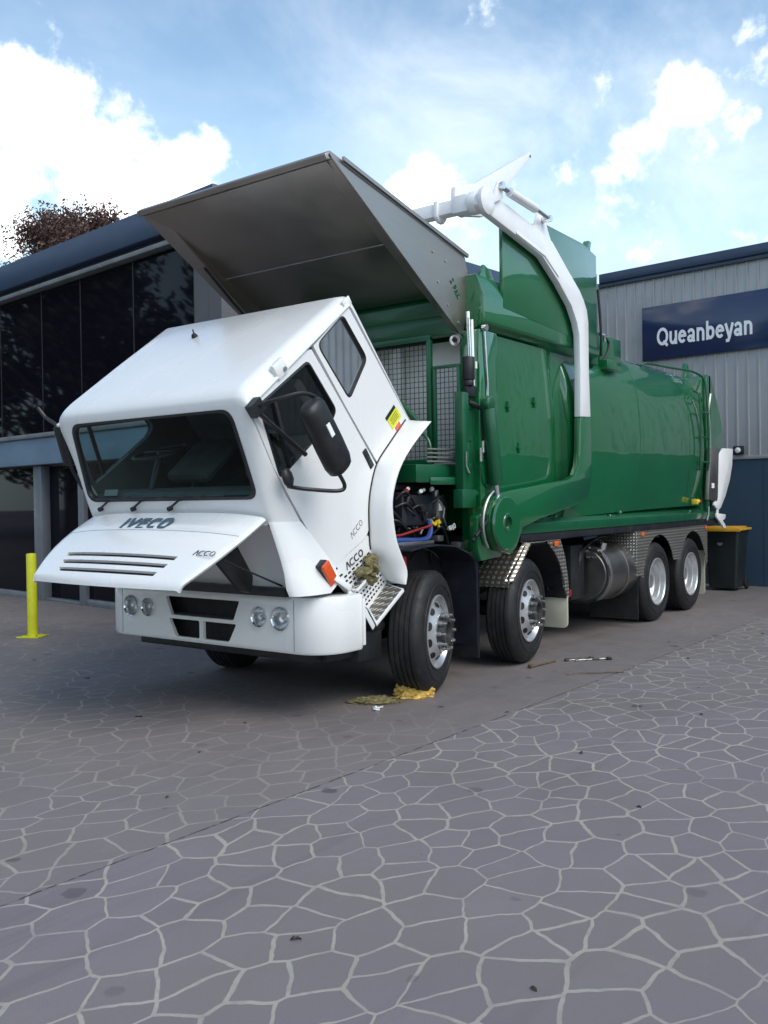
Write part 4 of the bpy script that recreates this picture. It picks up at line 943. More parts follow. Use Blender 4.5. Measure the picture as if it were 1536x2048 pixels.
m.tube(curve_pts([(3.62, -1.15, 3.40), (3.70, -1.17, 3.33), (3.66, -1.17, 3.22), (3.58, -1.15, 3.12)], 6), .016, 8); part(m, 'hydraulic_hose', 'black')
m = MB(); m.tube([(3.42, -1.16, 3.95), (3.42, -1.16, 4.06)], .02, 8); part(m, 'hose_fitting', 'chrome')
m = MB(); m.tube([(3.50, -1.15, 3.41), (3.62, -1.15, 3.41), (3.64, -1.15, 3.34)], .018, 8); part(m, 'hose_fitting', 'chrome')
for x, z, r in ((3.33, 3.90, .03), (3.24, 3.90, .03), (3.33, 3.22, .026), (3.25, 3.22, .026)):
    m = MB(); m.cyl((x, -1.185, z), (x, -1.20, z), r, 12); part(m, 'hose_fitting', 'chrome')

# body: barrel ----------------------------------------------------------------
def barrel(k=1.0, lift=0.0):
    r = [(0.0, 1.33), (-.9, 1.33), (-1.06, 1.38)]
    for j in range(17):
        t = j/16; z = 1.42+(3.10-1.42)*t; y = 1.12+.13*sin(pi*min(1, .10+t*.80))**.9
        if t > .8: y -= .06*((t-.8)/.2)**2
        r.append((-y, z))
    r += [(-1.00, 3.24), (-.86, 3.31), (-.5, 3.335), (0, 3.34)]
    r = r+[(-y, z) for y, z in r[::-1][1:-1]]
    return [(y*k, z+lift) for y, z in r]
rows = []
for x, k, lf in ((2.52, .97, -.10), (2.55, .985, -.06), (2.62, .995, -.05), (3.5, 1, -.03), (5, 1.0, 0), (6.5, 1, .02), (6.95, .995, .02), (7.03, .98, .01), (7.05, .95, 0)):
    rows.append([(x, y, z) for y, z in barrel(k, lf)])
m = MB(); m.rows(rows, closev=True); m.add(rows[0], [list(range(len(rows[0])))]); m.add(rows[-1], [list(range(len(rows[0])))])
bar = m.build('barrel', 'green', body, smooth=50)
for x in (4.45, 6.30):
    m = MB(); m.tube([(x, y*1.0012, z+.012*(1 if x > 4 else -1)+.0) for y, z in barrel(1.0, 0)[2:21]], .0022, 5); m.build('weld_seam', 'green', bar)
for (x, z, kind) in ((1.22, 2.42, 0), (1.02, 2.05, 1), (1.42, 2.05, 1), (1.75, 2.5, 0)):
    m = MB(); m.box(x-.03, x+.03, -1.224, -1.198, z-.006, z+.006); m.box(x-.008, x+.008, -1.222, -1.198, z-.05, z+.05)
    m.build('body_bracket', 'greenmat', body, bevel=.002)
m = MB(); m.prism([(7.06, 1.30), (7.40, 1.30), (7.40, 3.30), (7.06, 3.30)], 'y', -1.18, 1.18); m.build('tailgate_frame', 'green', body, bevel=.02)
for s in (-1, 1):
    m = MB(); m.prism([(7.12, 1.25), (7.22, 1.25), (7.22, 3.32), (7.12, 3.32)], 'y', s*1.181, s*1.24); m.build('frame_post', 'green', body, bevel=.012)
rows = []
for j in range(17):
    t = j/16; z = 1.25+2.08*t; b = 7.42+.85*sin(pi*(.12+.76*t))**1.1-.22*t+.02
    rows.append([(7.41, -1.20, z), (b-.10, -1.20, z), (b, -1.12, z), (b+.02, 0, z), (b, 1.12, z), (b-.10, 1.20, z), (7.41, 1.20, z)])
m = MB(); m.rows(rows); m.add(rows[0], [list(range(7))]); m.add(rows[-1], [list(range(7))])
tg = part(m, 'tailgate', 'green', smooth=40)
for yy in (-.95, .88):
    m = MB(); m.prism([(7.10, 3.30), (7.16, 3.52), (7.24, 3.42), (7.40, 3.34), (7.45, 3.30)], 'y', yy, yy+.07); m.build('tailgate_hinge', 'green', tg, bevel=.005)
# skirt ledge
for s in (-1, 1):
    m = MB(); m.prism([(s*1.00, 1.44), (s*1.25, 1.335), (s*1.25, 1.24), (s*1.00, 1.24)], 'x', 1.0, 7.66); m.build('skirt_rail', 'greenmat', body, bevel=.006)
m = MB(); m.box(.95, 7.55, -.9, .9, 1.12, 1.238); 
for s in (-1, 1): m.box(1.4, 7.6, s*1.12, s*1.235, 1.165, 1.238)
part(m, 'subframe', 'chassis', bevel=.005)
m = MB()
for x, z in ((1.75, 1.365), (3.6, 1.36), (4.3, 1.30), (6.4, 1.36), (2.2, 1.39), (3.9, 1.395)): m.lathe([(.001, .03), (.02, .028), (.03, .01), (.03, 0), (.001, 0)], (x, -1.20, z-.01), 'z', 12, False)
m.build('rail_lug', 'greenmat', body)
# rear ladder, handrail
m = MB()
m.tube(curve_pts([(5.2, -.98, 3.26), (5.4, -1.0, 3.31), (6.0, -1.06, 3.32), (6.6, -1.14, 3.33), (6.88, -1.18, 3.31), (7.0, -1.24, 3.22), (7.02, -1.275, 2.9), (7.02, -1.29, 2.4), (7.02, -1.28, 2.0), (7.02, -1.24, 1.95)], 6), .016, 8)
m.tube(curve_pts([(6.62, -1.20, 3.05), (6.63, -1.285, 2.95), (6.64, -1.295, 2.5), (6.64, -1.285, 2.0), (6.64, -1.24, 1.95)], 6), .014, 8)
for z in (2.05, 2.4, 2.75): m.tube([(6.64, -1.29, z), (7.02, -1.29, z)], .013, 6)
part(m, 'ladder', 'greenmat')
m = MB(); m.tube(curve_pts([(6.75, -1.22, 3.02), (6.74, -1.27, 3.0), (6.72, -1.28, 2.94), (6.76, -1.27, 2.91), (6.8, -1.22, 2.93)], 5), .012, 6); part(m, 'tie_hook', 'greenmat')
m = MB()
for dx in (0, .035): m.tube([(7.27+dx, -1.255, 3.06), (7.22+dx, -1.255, 3.05), (7.10+dx, -1.26, 2.80), (7.16+dx, -1.26, 2.55), (7.18+dx, -1.26, 2.0)], .009, 6)
part(m, 'hydraulic_pipe', 'steelgrey')
m = MB(); m.prism([(7.09, 2.26), (7.47, 2.27), (7.41, 1.63), (7.38, 1.50), (6.95, 1.52)], 'y', -1.30, -1.245); ps = part(m, 'protective_plate', 'stainless', bevel=.004)
m = MB(); m.obox((7.16, -1.302, 1.72), (1, 0, 0), (0, 1, 0), (0, 0, 1), .06, .002, .035); m.build('plate_label', 'white2', ps, smooth=0)
m = MB(); m.prism([(7.48, 2.15), (7.73, 2.28), (8.23, 2.29), (8.19, 2.03), (8.05, 1.80), (7.81, 1.56), (7.59, 1.40), (7.46, 1.36), (7.25, 1.44), (7.27, 1.48), (7.46, 1.54), (7.42, 1.66), (7.45, 1.9)], 'y', -1.29, -1.262); m.prism([(7.37, 1.32), (7.83, 1.29), (7.80, 1.23), (7.68, 1.20), (7.80, 1.14), (7.85, 1.08), (7.72, 1.09), (7.58, 1.17), (7.37, 1.26)], 'y', -1.29, -1.262); m.prism([(7.42, 1.38), (7.50, 1.38), (7.48, 1.30), (7.40, 1.30)], 'y', -1.285, -1.265); part(m, 'white_guard', 'armwhite', bevel=.006)
m = MB(); m.cyl((6.55, -1.255, 1.50), (6.60, -1.265, 1.50), .03, 12); m.box(6.50, 6.56, -1.28, -1.2, 1.46, 1.53); vl = part(m, 'drain_valve', 'yellow', bevel=.006)
m = MB(); m.cyl((6.60, -1.265, 1.50), (6.64, -1.272, 1.50), .022, 10); m.build('valve_cap', 'redpaint', vl)
m = MB(); m.tube([(7.1, -1.26, 1.42), (7.08, -1.26, 1.3), (7.0, -1.26, 1.22)], .014, 6); part(m, 'tail_pipe_line', 'steelgrey')

# lift arms --------------------------------------------------------------------
LOW = [(.62, 1.30), (.62, 1.44), (.70, 1.56), (.85, 1.62), (1.03, 1.645), (1.61, 1.70), (2.18, 1.755), (2.36, 1.80), (2.45, 1.90), (2.49, 2.05), (2.505, 2.40), (2.765, 2.412), (2.775, 2.07), (2.77, 1.78), (2.70, 1.60), (2.55, 1.53), (2.18, 1.47), (1.57, 1.38), (1.22, 1.31), (1.10, 1.14), (.98, 1.08), (.78, 1.12)]
UPP = [(2.507, 2.404), (2.763, 2.416), (2.735, 2.9), (2.735, 3.40), (2.70, 3.52), (2.62, 3.62), (2.52, 3.70), (2.22, 3.87), (1.90, 4.06), (1.60, 4.11), (.80, 4.215), (.64, 4.225), (.545, 4.17), (.53, 4.08), (.60, 4.035), (1.15, 3.955), (1.69, 3.87), (2.04, 3.69), (2.32, 3.51), (2.45, 3.36), (2.505, 3.24), (2.52, 2.9)]
for s in (-1, 1):
    m = MB(); m.prism(LOW, 'y', s*1.28, s*1.355); la = part(m, 'lower_lift_arm', 'green', bevel=.012)
    m = MB(); m.lathe([(.225, .0), (.235, .03), (.225, .05), (.09, .055), (.085, .062), (.06, .062), (.058, .03), (.001, .03)], (.84, s*1.355, 1.36), (0, s, 0), 36, False); m.build('pivot_boss', 'green', la)
    m = MB(); m.cyl((.84, s*1.386, 1.36), (.84, s*1.392, 1.36), .035, 16); m.build('pivot_dark_recess', 'darkhole', la)  # near-black disc paints the dark of the recess in the boss
    m = MB()
    for k in (0, 1):
        m.tube([(.84+(.27+.03*k)*cos(a), s*(1.30+.03*k), 1.36+(.27+.03*k)*sin(a)) for a in [pi*.62+pi*.62*j/14 for j in range(15)]], .012, 6)
    m.build('pivot_hose', 'steelgrey', la)
    m = MB(); m.prism(UPP, 'y', s*1.28, s*1.352); ua = part(m, 'upper_lift_arm', 'armwhite', bevel=.01)
    m = MB(); m.prism([(1.50, 4.10), (1.60, 4.18), (1.66, 4.30), (1.76, 4.30), (1.84, 4.16), (1.98, 3.98), (1.75, 3.96)], 'y', s*1.30, s*1.335); m.build('arm_bracket', 'armwhite', ua, bevel=.006)
    m = MB(); m.prism([(1.15, 3.99), (1.75, 3.91), (2.0, 3.76), (2.02, 3.735), (1.72, 3.878), (1.15, 3.962)], 'y', s*1.352, s*1.362); m.build('arm_doubler', 'armwhite', ua, bevel=.003)
    m = MB(); m.lathe([(.11, -.03), (.118, -.01), (.118, .015), (.085, .03), (.05, .034), (.001, .034)], (.63, s*1.352, 4.128), (0, s, 0), 28, False); m.build('fork_pivot', 'armwhite', ua)
    m = MB(); m.cyl((.95, s*1.40, 4.275), (1.45, s*1.40, 4.255), .042, 14); cy = m.build('fork_cylinder', 'armwhite', ua)
    m = MB(); m.cyl((1.45, s*1.40, 4.255), (1.72, s*1.40, 4.23), .02, 10); m.cyl((.80, s*1.36, 4.29), (.80, s*1.43, 4.29), .032, 12); m.cyl((.80, s*1.40, 4.285), (.95, s*1.40, 4.277), .022, 10); m.cyl((1.72, s*1.34, 4.225), (1.72, s*1.43, 4.225), .03, 12); m.build('cylinder_rod', 'chrome', cy)
    m = MB(); m.prism([(.70, 4.12), (.72, 4.24), (.78, 4.33), (.84, 4.32), (.86, 4.20)], 'y', s*1.365, s*1.39); m.build('fork_lever', 'armwhite', ua, bevel=.005)
    # lift cylinder on the body side
    m = MB(); m.cyl((.70, s*1.31, 2.36), (.815, s*1.31, 1.70), .062, 18); m.lathe([(.045, -.04), (.07, -.03), (.07, .03), (.045, .04)], (.69, s*1.31, 2.40), 'y', 18); lc = part(m, 'lift_cylinder', 'greenmat', bevel=.004)
    m = MB(); m.cyl((.815, s*1.31, 1.70), (.85, s*1.31, 1.50), .027, 12); m.build('cylinder_rod', 'chrome', lc)
    m = MB(); m.prism([(.60, 1.04), (.95, 1.06), (1.02, 1.20), (1.0, 1.50), (.70, 1.50), (.55, 1.42), (.55, 1.15)], 'y', s*1.19, s*1.275); part(m, 'pivot_bracket', 'green', bevel=.008)
    m = MB(); m.prism([(.62, 4.20), (.64, 4.32), (.98, 4.44), (2.06, 5.045), (2.10, 5.0), (1.30, 4.33), (1.12, 4.17), (.80, 4.10)], 'y', s*.99, s*1.04); fk = part(m, 'fork', 'armwhite', bevel=.008)
    m = MB(); m.tube([(.68, s*.985, 4.30), (.95, s*.985, 4.395)], .012, 6); m.build('fork_slot', 'black', fk)
    m = MB(); m.cyl((2.06, s*.985, 5.0), (2.06, s*1.045, 5.0), .012, 8); m.build('fork_pin', 'black', fk)
m = MB(); m.box(.572, .688, -1.26, 1.26, 4.072, 4.188)
for s in (-1, 1):
    m.cyl((.63, s*1.28, 4.13), (.63, s*1.20, 4.13), .098, 24); m.box(.555, .705, s*1.20, s*1.05, 4.055, 4.205)
    m.prism([(.55, 4.06), (.60, 4.02), (.66, 4.02), (.71, 4.07), (.71, 4.20), (.55, 4.20)], 'y', s*.86, s*.90)
part(m, 'cross_tube', 'armwhite', smooth=40, bevel=.008)
m = MB(); m.box(2.80, 2.87, -1.30, -1.24, 2.22, 2.40); part(m, 'arm_rest_pad', 'black', bevel=.012)

# front of body details ----------------------------------------------------------
m = MB(); m.box(-.05, .98, -1.05, 1.05, 1.72, 1.87); pl = part(m, 'platform', 'greenmat', bevel=.01)
m = MB(); m.add([(x, y, z) for z in (1.70, 1.765) for x, y in ((.14, -1.06), (.50, -1.06), (.50, -1.13), (.36, -1.13))], [(0,1,2,3),(7,6,5,4),(0,1,5,4),(1,2,6,5),(2,3,7,6),(3,0,4,7)]); m.build('platform_wing', 'greenmat', pl, bevel=.006)
def gframe(y0, y1, z0, z1, nm, r=.022):
    q = MB()
    for a in (y0, y1): q.box(.50-r, .50+r, a-r, a+r, z0, z1)
    for a in (z0, z1): q.box(.499-r, .499+r, min(y0, y1)-r, max(y0, y1)+r, a-r, a+r)
    f_ = part(q, nm, 'greenmat', bevel=.004)
    q = MB(); lo, hi = min(y0, y1)+r, max(y0, y1)-r; n1_ = int((hi-lo)/.048); n2_ = int((z1-z0)/.048)
    for k in range(1, n1_+1): yy = lo+(hi-lo)*k/(n1_+1); q.box(.498, .502, yy-.0022, yy+.0022, z0, z1)
    for k in range(1, n2_+1): zz = z0+(z1-z0)*k/(n2_+1); q.box(.5025, .5065, lo, hi, zz-.0022, zz+.0022)
    q.build('wire_mesh', 'black', f_, smooth=0)
gframe(.95, -.83, 1.91, 3.0, 'mesh_gate'); gframe(-.885, -1.13, 1.91, 2.73, 'mesh_screen', .014)
m = MB(); m.tube(curve_pts([(.28, -.80, 2.20), (.27, -.93, 2.12), (.26, -.985, 2.02), (.26, -.985, 1.84)], 5), .014, 8); m.tube([(.28, -.80, 2.20), (.30, -.3, 2.30)], .014, 8); part(m, 'grab_rail', 'greenmat')
m = MB(); m.tube([(.34, -.52, 2.52), (.34, -.84, 2.22)], .028, 8); part(m, 'brace', 'greenmat')
m = MB()
for k in range(4): m.cyl((.20, -.99, 1.90+k*.035), (.60, -1.14, 1.90+k*.035), .008, 6)
part(m, 'pipe_bundle', 'steelgrey')
m = MB(); m.box(.42, .52, -1.215, -1.13, 1.62, 2.49); m.box(.40, .62, -1.22, -1.12, 1.50, 1.66); m.cyl((.5, -1.17, 1.62), (.75, -1.17, 1.62), .035, 12); ld = part(m, 'front_step_post', 'greenmat', bevel=.008)
m = MB(); m.box(.60, .70, -1.16, -1.06, 1.6, 2.46)
for z in (2.38, 2.10, 1.86): m.box(.50, .64, -1.17, -1.12, z-.025, z+.025)
m.build('step_rung', 'greenmat', ld, bevel=.006)
m = MB(); m.tube([(.45, -1.225, 1.98), (.45, -1.225, 1.86), (.47, -1.24, 1.80), (.50, -1.23, 1.80)], .008, 6); part(m, 'hose_clamp', 'steelgrey')
# slide cylinder beside the canopy and filter can
m = MB(); m.cyl((.60, -1.17, 3.20), (.63, -1.17, 2.46), .018, 10); m.cyl((.56, -1.20, 3.14), (.58, -1.20, 2.8), .010, 8); m.cyl((.66, -1.17, 3.14), (.68, -1.17, 2.5), .016, 8); part(m, 'lid_cylinder', 'chrome')
m = MB(); m.cyl((.55, -1.20, 2.80), (.55, -1.20, 2.60), .052, 18); m.cyl((.55, -1.20, 2.60), (.55, -1.20, 2.55), .044, 18); m.box(.52, .66, -1.21, -1.15, 2.46, 2.56); fc = part(m, 'filter_canister', 'black', bevel=.008)
m = MB(); m.box(.575, .605, -1.2535, -1.2505, 2.70, 2.76); m.build('filter_label', 'palepanel', fc, smooth=0)
m = MB(); m.tube(curve_pts([(.60, -1.16, 2.42), (.70, -1.22, 2.36), (.72, -1.25, 2.2), (.72, -1.25, 2.05)], 6), .022, 8); part(m, 'black_hose', 'black')
m = MB(); m.cyl((.70, -1.25, 1.98), (.70, -1.25, 2.08), .018, 8); m.cyl((.66, -1.25, 1.90), (.66, -1.25, 2.02), .018, 8); m.tube([(.735, -1.25, 3.05), (.75, -1.25, 2.9), (.78, -1.25, 2.6), (.78, -1.25, 2.4)], .012, 6); m.lathe([(.001, -.02), (.03, -.02), (.03, .02), (.001, .02)], (.735, -1.26, 3.07), 'y', 12, False); part(m, 'hydraulic_fitting', 'chrome')
m = MB(); m.tube([(.66, -1.25, 1.86), (.70, -1.25, 1.72), (.76, -1.25, 1.68)], .008, 6); part(m, 'bleed_pipe', 'greenmat')
m = MB(); m.tube(curve_pts([(.50, -1.28, 1.26), (.62, -1.32, 1.38), (.74, -1.36, 1.48), (.88, -1.38, 1.55)], 6), .014, 8); m.tube(curve_pts([(.50, -1.25, 1.22), (.62, -1.29, 1.34), (.72, -1.34, 1.46), (.80, -1.37, 1.55)], 6), .014, 8); part(m, 'arm_hose', 'black')
m = MB(); m.cyl((.70, -1.35, 1.46), (.76, -1.37, 1.51), .02, 8); m.cyl((.66, -1.32, 1.42), (.72, -1.35, 1.47), .02, 8); part(m, 'hose_coupling', 'chrome')
m = MB(); m.lathe([(.03, 0), (.05, .02), (.05, .06), (.02, .09), (.001, .09)], (.50, -1.12, 2.96), (-1, -.3, -.3), 16, False); wk = part(m, 'work_lamp', 'black')
m = MB(); m.lathe([(.001, .001), (.046, .001), (.046, .006), (.001, .01)], (.43, -1.14, 2.935), (-1, -.3, -.3), 16, False); m.build('lamp_lens', 'chrome', wk)

# engine bay under the tilted cab ---------------------------------------------------
m = MB(); m.box(-.62, .42, -.78, .78, .95, 1.66); m.box(-1.2, -.62, -.5, .5, .8, 1.35); part(m, 'engine', 'chassis', bevel=.02)
m = MB(); m.box(-.10, .36, -.94, -.785, 1.36, 1.62); m.box(-.5, -.12, -.86, -.785, 1.3, 1.6); part(m, 'engine_cover', 'navy', bevel=.012)
m = MB(); m.box(.40, .50, -.96, -.86, 1.36, 1.60); m.cyl((.45, -.91, 1.60), (.45, -.91, 1.66), .03, 10); m.tube([(.40, -.96, 1.58), (.48, -.98, 1.50), (.46, -.98, 1.42), (.52, -.97, 1.34)], .012, 6); ae = part(m, 'air_tank', 'steelgrey', bevel=.01)
m = MB(); m.box(.42, .47, -.965, -.9605, 1.48, 1.55); m.build('tank_label', 'white2', ae, smooth=0)
m = MB(); m.tube(curve_pts([(-.60, -.90, 1.255), (-.25, -.98, 1.25), (.12, -1.0, 1.24), (.22, -1.0, 1.30), (.24, -.98, 1.40)], 6), .024, 8); part(m, 'blue_hose', 'bluehose')
m = MB(); m.tube([(-.60, -.92, 1.28), (-.2, -.99, 1.29), (.24, -1.01, 1.36)], .010, 6); part(m, 'red_hose', 'redhose')
m = MB(); m.tube(curve_pts([(.26, -.98, 1.40), (.31, -.99, 1.36), (.36, -.97, 1.38), (.39, -.98, 1.34)], 5), .012, 6); m.cyl((.36, -.98, 1.40), (.38, -.985, 1.37), .022, 8); part(m, 'yellow_cap', 'yellow')
m = MB()
for a, b in (((.14, -.95, 1.64), .018), ((.20, -.94, 1.65), .014), ((-.02, -.93, 1.66), .016), ((.33, -.94, 1.66), .018), ((.52, -1.0, 1.32), .022)): m.cyl(a, Vector(a)+Vector((-.02, -.03, .01)), b, 8)
part(m, 'hose_clip', 'palepanel')
m = MB(); m.cyl((-.06, -.94, 1.65), (-.07, -.97, 1.65), .02, 8); part(m, 'red_cap', 'redhose')
m = MB(); m.box(-.35, .7, -.85, .6, 1.66, 1.71); m.box(-.55, -.45, -.9, -.8, 1.62, 1.74); part(m, 'intake_duct', 'chassis', bevel=.01)
m = MB(); m.box(-.62, -.42, -.95, -.88, 1.64, 1.72); part(m, 'expansion_tank', 'palepanel', bevel=.01)
m = MB(); m.box(-.60, .25, -1.02, -.99, 1.205, 1.232); part(m, 'cable_tray', 'steelgrey', bevel=.003)
random.seed(11)
m = MB()
for k in range(22):
    x = random.uniform(-.5, .5); z = random.uniform(1.0, 1.6); p0 = Vector((x, -.86-random.random()*.09, z))
    m.tube(curve_pts([p0, p0+Vector((random.uniform(-.1, .15), -.03, random.uniform(-.12, .1))), p0+Vector((random.uniform(.05, .3), .02, random.uniform(-.2, .2)))], 5), random.uniform(.006, .014), 6)
part(m, 'wiring_loom', 'black')
for k in range(26):
    x = random.uniform(-.55, .60); z = random.uniform(1.22, 1.66); y = -.80-random.random()*.18; a = random.uniform(.02, .06)
    m = MB(); m.box(x-a, x+a, y-.03, y+.05, z-a*.6, z+a*.6) if k % 2 else m.cyl((x, y, z-a), (x+.03, y-.01, z+a), a*.5, 10)
    part(m, 'engine_fitting', ('chassis', 'black', 'steelgrey', 'hubsteel', 'navy')[k % 5], bevel=.005)
for k in range(9):
    x = random.uniform(-.35, .45); z = random.uniform(1.25, 1.62); p0 = Vector((x, -.93, z))
    m = MB(); m.tube(curve_pts([p0, p0+Vector((.08, -.05, random.uniform(-.1, .06))), p0+Vector((random.uniform(.12, .3), -.02, random.uniform(-.25, .05)))], 6), .011, 8); part(m, 'engine_hose', 'black')
letters('hose_number', '10', 'white2', T, (.50, -1.06, 1.34), (.8, 0, .5), (-.5, 0, .8), .05, .2, ext=.002)
m = MB(); m.box(-.42, -.27, -1.10, -.98, 1.01, 1.13); part(m, 'red_junction_box', 'redpaint', bevel=.012)

# guards -------------------------------------------------------------------------------
def arch(prof, y0, y1, th, mat, nm, par=None, sm=40):
    q = MB(); q.rows([[(x, y, z) for y in (y0, y1)] for x, z in prof]); return q.build(nm, mat, par or T, solid=th, smooth=sm)
for s in (-1, 1):
    gd = arch([(-.36, 1.185), (-.20, 1.205), (.02, 1.21), (.28, 1.19), (.50, 1.12), (.60, 1.05), (.635, .9), (.64, .30)], s*.86, s*1.21, .012, 'navy', 'front_mudguard')
    m = MB(); m.prism([(-.45, .45), (-.45, 1.08), (-.36, 1.165), (.02, 1.195), (.27, 1.175), (.48, 1.11), (.585, 1.04), (.62, .9), (.62, .45)], 'y', s*.845, s*.857); m.build('arch_dark_panel', 'black', gd, smooth=0)  # dark panel added to block the light showing through the wheel arch
    m = MB(); m.box(.635, .655, s*.86, s*1.215, .19, 1.06); m.build('mud_flap', 'rubber', gd, bevel=.004)
    m = MB(); m.prism([(.50, 1.118), (.60, 1.05), (.635, .9), (.64, .30), (.66, .30), (.66, 1.08), (.62, 1.14)], 'y', s*1.20, s*1.215); m.build('guard_lip', 'navy', gd, bevel=.003)
    g2 = arch([(1.16, .76), (1.19, .84), (1.50, 1.12), (1.58, 1.155), (2.00, 1.155), (2.10, 1.10), (2.28, .88), (2.34, .66)], s*.86, s*1.225, .010, 'checkerslope', 'middle_mudguard')
    arch([(1.205, .80), (1.51, 1.098), (1.59, 1.135), (1.99, 1.135), (2.085, 1.082), (2.262, .87), (2.322, .66)], s*.87, s*1.222, .004, 'black', 'arch_dark_skin', g2)  # black skin added under the bright plate to make the arch dark inside
    arcp = [(2.34-.03, .62), (2.33, .62), (2.42, .60), (2.38, .80), (2.28, 1.0), (2.20, 1.155), (1.55, 1.155), (1.50, 1.12)]
    m = MB(); m.prism([(2.365, .55), (2.43, .55), (2.41, .75), (2.34, .98), (2.24, 1.16), (1.92, 1.16), (2.10, 1.04), (2.22, .92), (2.31, .75)], 'y', s*1.226, s*1.24); m.build('side_flange', 'checker', g2, smooth=0)
    m = MB(); m.poly3([(1.17, s*1.19, .80), (1.22, s*1.245, .80), (1.58, s*1.245, 1.135), (1.53, s*1.19, 1.15)], (-.012, 0, .012)); m.build('front_edge', 'checker', g2, smooth=0)
    m = MB(); m.box(2.04, 2.42, s*.80, s*1.235, .575, .625) if False else m.box(2.355, 2.375, s*.90, s*1.24, .55, .62); m.box(2.345, 2.365, s*1.0, s*1.04, .62, .90); m.build('flap_bar', 'black', g2, bevel=.003)
    m = MB(); m.prism(rpoly([(s*.90, .56), (s*1.245, .56), (s*1.245, .24), (s*.90, .24)], [.005, .005, .06, .01]), 'x', 2.376, 2.392); m.build('mud_flap', 'cream', g2, bevel=.002)
    # tandem skirt with two wheel arches
    pts = [(4.32, 1.16), (4.32, .62), (4.46, .62)]
    for cx in (5.0896, 6.41):
        a0, a1 = (pi-.12, .40) if cx < 6 else (pi-.40, .05)
        for j in range(15):
            a = a0+(a1-a0)*j/14; pts.append((cx+.575*cos(a), .52+.575*sin(a)))
    pts += [(7.02, .62), (7.06, .62), (7.06, 1.16)]
    m = MB(); m.prism(pts, 'y', s*1.236, s*1.244); sk = part(m, 'tandem_guard', 'checker', smooth=0)
    m = MB(); m.box(4.30, 4.33, s*.75, s*1.25, .62, 1.16); m.build('guard_end_plate', 'checker', sk, bevel=.004)
    arch([(4.45, .80), (4.62, 1.02), (4.9, 1.13), (6.6, 1.13), (6.9, 1.0), (7.03, .8)], s*.6, s*1.234, .01, 'black', 'guard_top', sk)
    m = MB(); m.box(4.35, 4.372, s*.62, s*1.235, .10, .62); m.build('front_mud_flap', 'rubber', sk)
    m = MB(); m.prism(rpoly([(s*.70, .88), (s*1.20, .88), (s*1.20, .16), (s*.70, .16)], [.01, .01, .05, .05]), 'x', 7.07, 7.086); m.build('rear_mud_flap', 'cream', sk)
    for x in (2.12, 4.50, 7.0):
        m = MB(); m.box(x-.05, x+.05, s*1.245, s*1.262, 1.095, 1.145); part(m, 'marker_light', 'amber', bevel=.008)
# fuel tank, air gear
m = MB(); m.lathe([(.001, 0), (.20, .0), (.295, .010), (.318, .03), (.328, .05), (.330, .06), (.330, .92), (.318, .96), (.29, .98), (.001, .99)], (3.42, -.92, .70), 'x', 48, False); ft = part(m, 'fuel_tank', 'tankmetal')
for x in (3.50, 4.02):
    m = MB(); m.lathe([(.333, 0), (.338, .002), (.338, .045), (.333, .047)], (x, -.92, .70), 'x', 48, False); m.build('tank_strap', 'stainless', ft)
m = MB(); m.lathe([(.322, .012), (.345, .008), (.345, .03), (.322, .034)], (3.42, -.92, .70), 'x', 48, False); m.build('tank_rim', 'chrome', ft)
m = MB(); m.cyl((3.65, -1.08, .98), (3.65, -1.10, 1.06), .045, 14); m.build('filler_cap', 'chrome', ft)
m = MB(); m.cyl((3.41, -.96, .97), (3.36, -.97, .98), .03, 10)
for k in range(4): m.cyl((3.42, -1.0-k*.035, .90), (3.385, -1.0-k*.035, .90), .012, 8)
m.cyl((3.42, -.8, .8), (3.39, -.8, .8), .02, 8); m.build('tank_fitting', 'chrome', ft)
m = MB(); m.box(3.0, 3.35, -1.0, -.5, .45, 1.05); m.cyl((2.9, -.85, .6), (3.3, -.85, .6), .12, 16); m.cyl((2.55, -.75, .95), (3.3, -.75, .95), .09, 14); part(m, 'air_reservoir', 'chassis', bevel=.01)
m = MB()
for k in range(6): m.tube([(3.2, -1.0, .95-k*.03), (3.45, -1.05+.02*k, 1.08), (3.8+.05*k, -1.0, 1.12)], .010, 6)
part(m, 'brake_line', 'black')
m = MB(); m.box(2.44, 2.46, -1.25, -1.225, .56, .63); part(m, 'tail_reflector', 'redpaint', bevel=.004)
# shock absorber and filters between the steer axles
m = MB(); m.cyl((.86, -.92, .95), (.86, -.92, .62), .035, 12); m.cyl((.95, -.90, .95), (.95, -.90, .60), .025, 12); m.box(.82, .98, -.95, -.85, .52, .60); part(m, 'shock_absorber', 'steelgrey', bevel=.004)
m = MB(); m.box(.62, .78, -1.05, -.95, 1.08, 1.20); m.cyl((.7, -1.06, 1.12), (.7, -1.08, 1.12), .02, 8); part(m, 'air_valve', 'steelgrey', bevel=.006)
m = MB(); m.box(-1.15, -.55, -1.0, -.55, .40, .66); m.box(-.85, -.55, -1.05, -.8, .36, .58); m.cyl((-.7, -1.02, .6), (-.5, -1.0, .6), .05, 12); part(m, 'battery_box', 'chassis', bevel=.012)
# mirror-side gloss helper: none

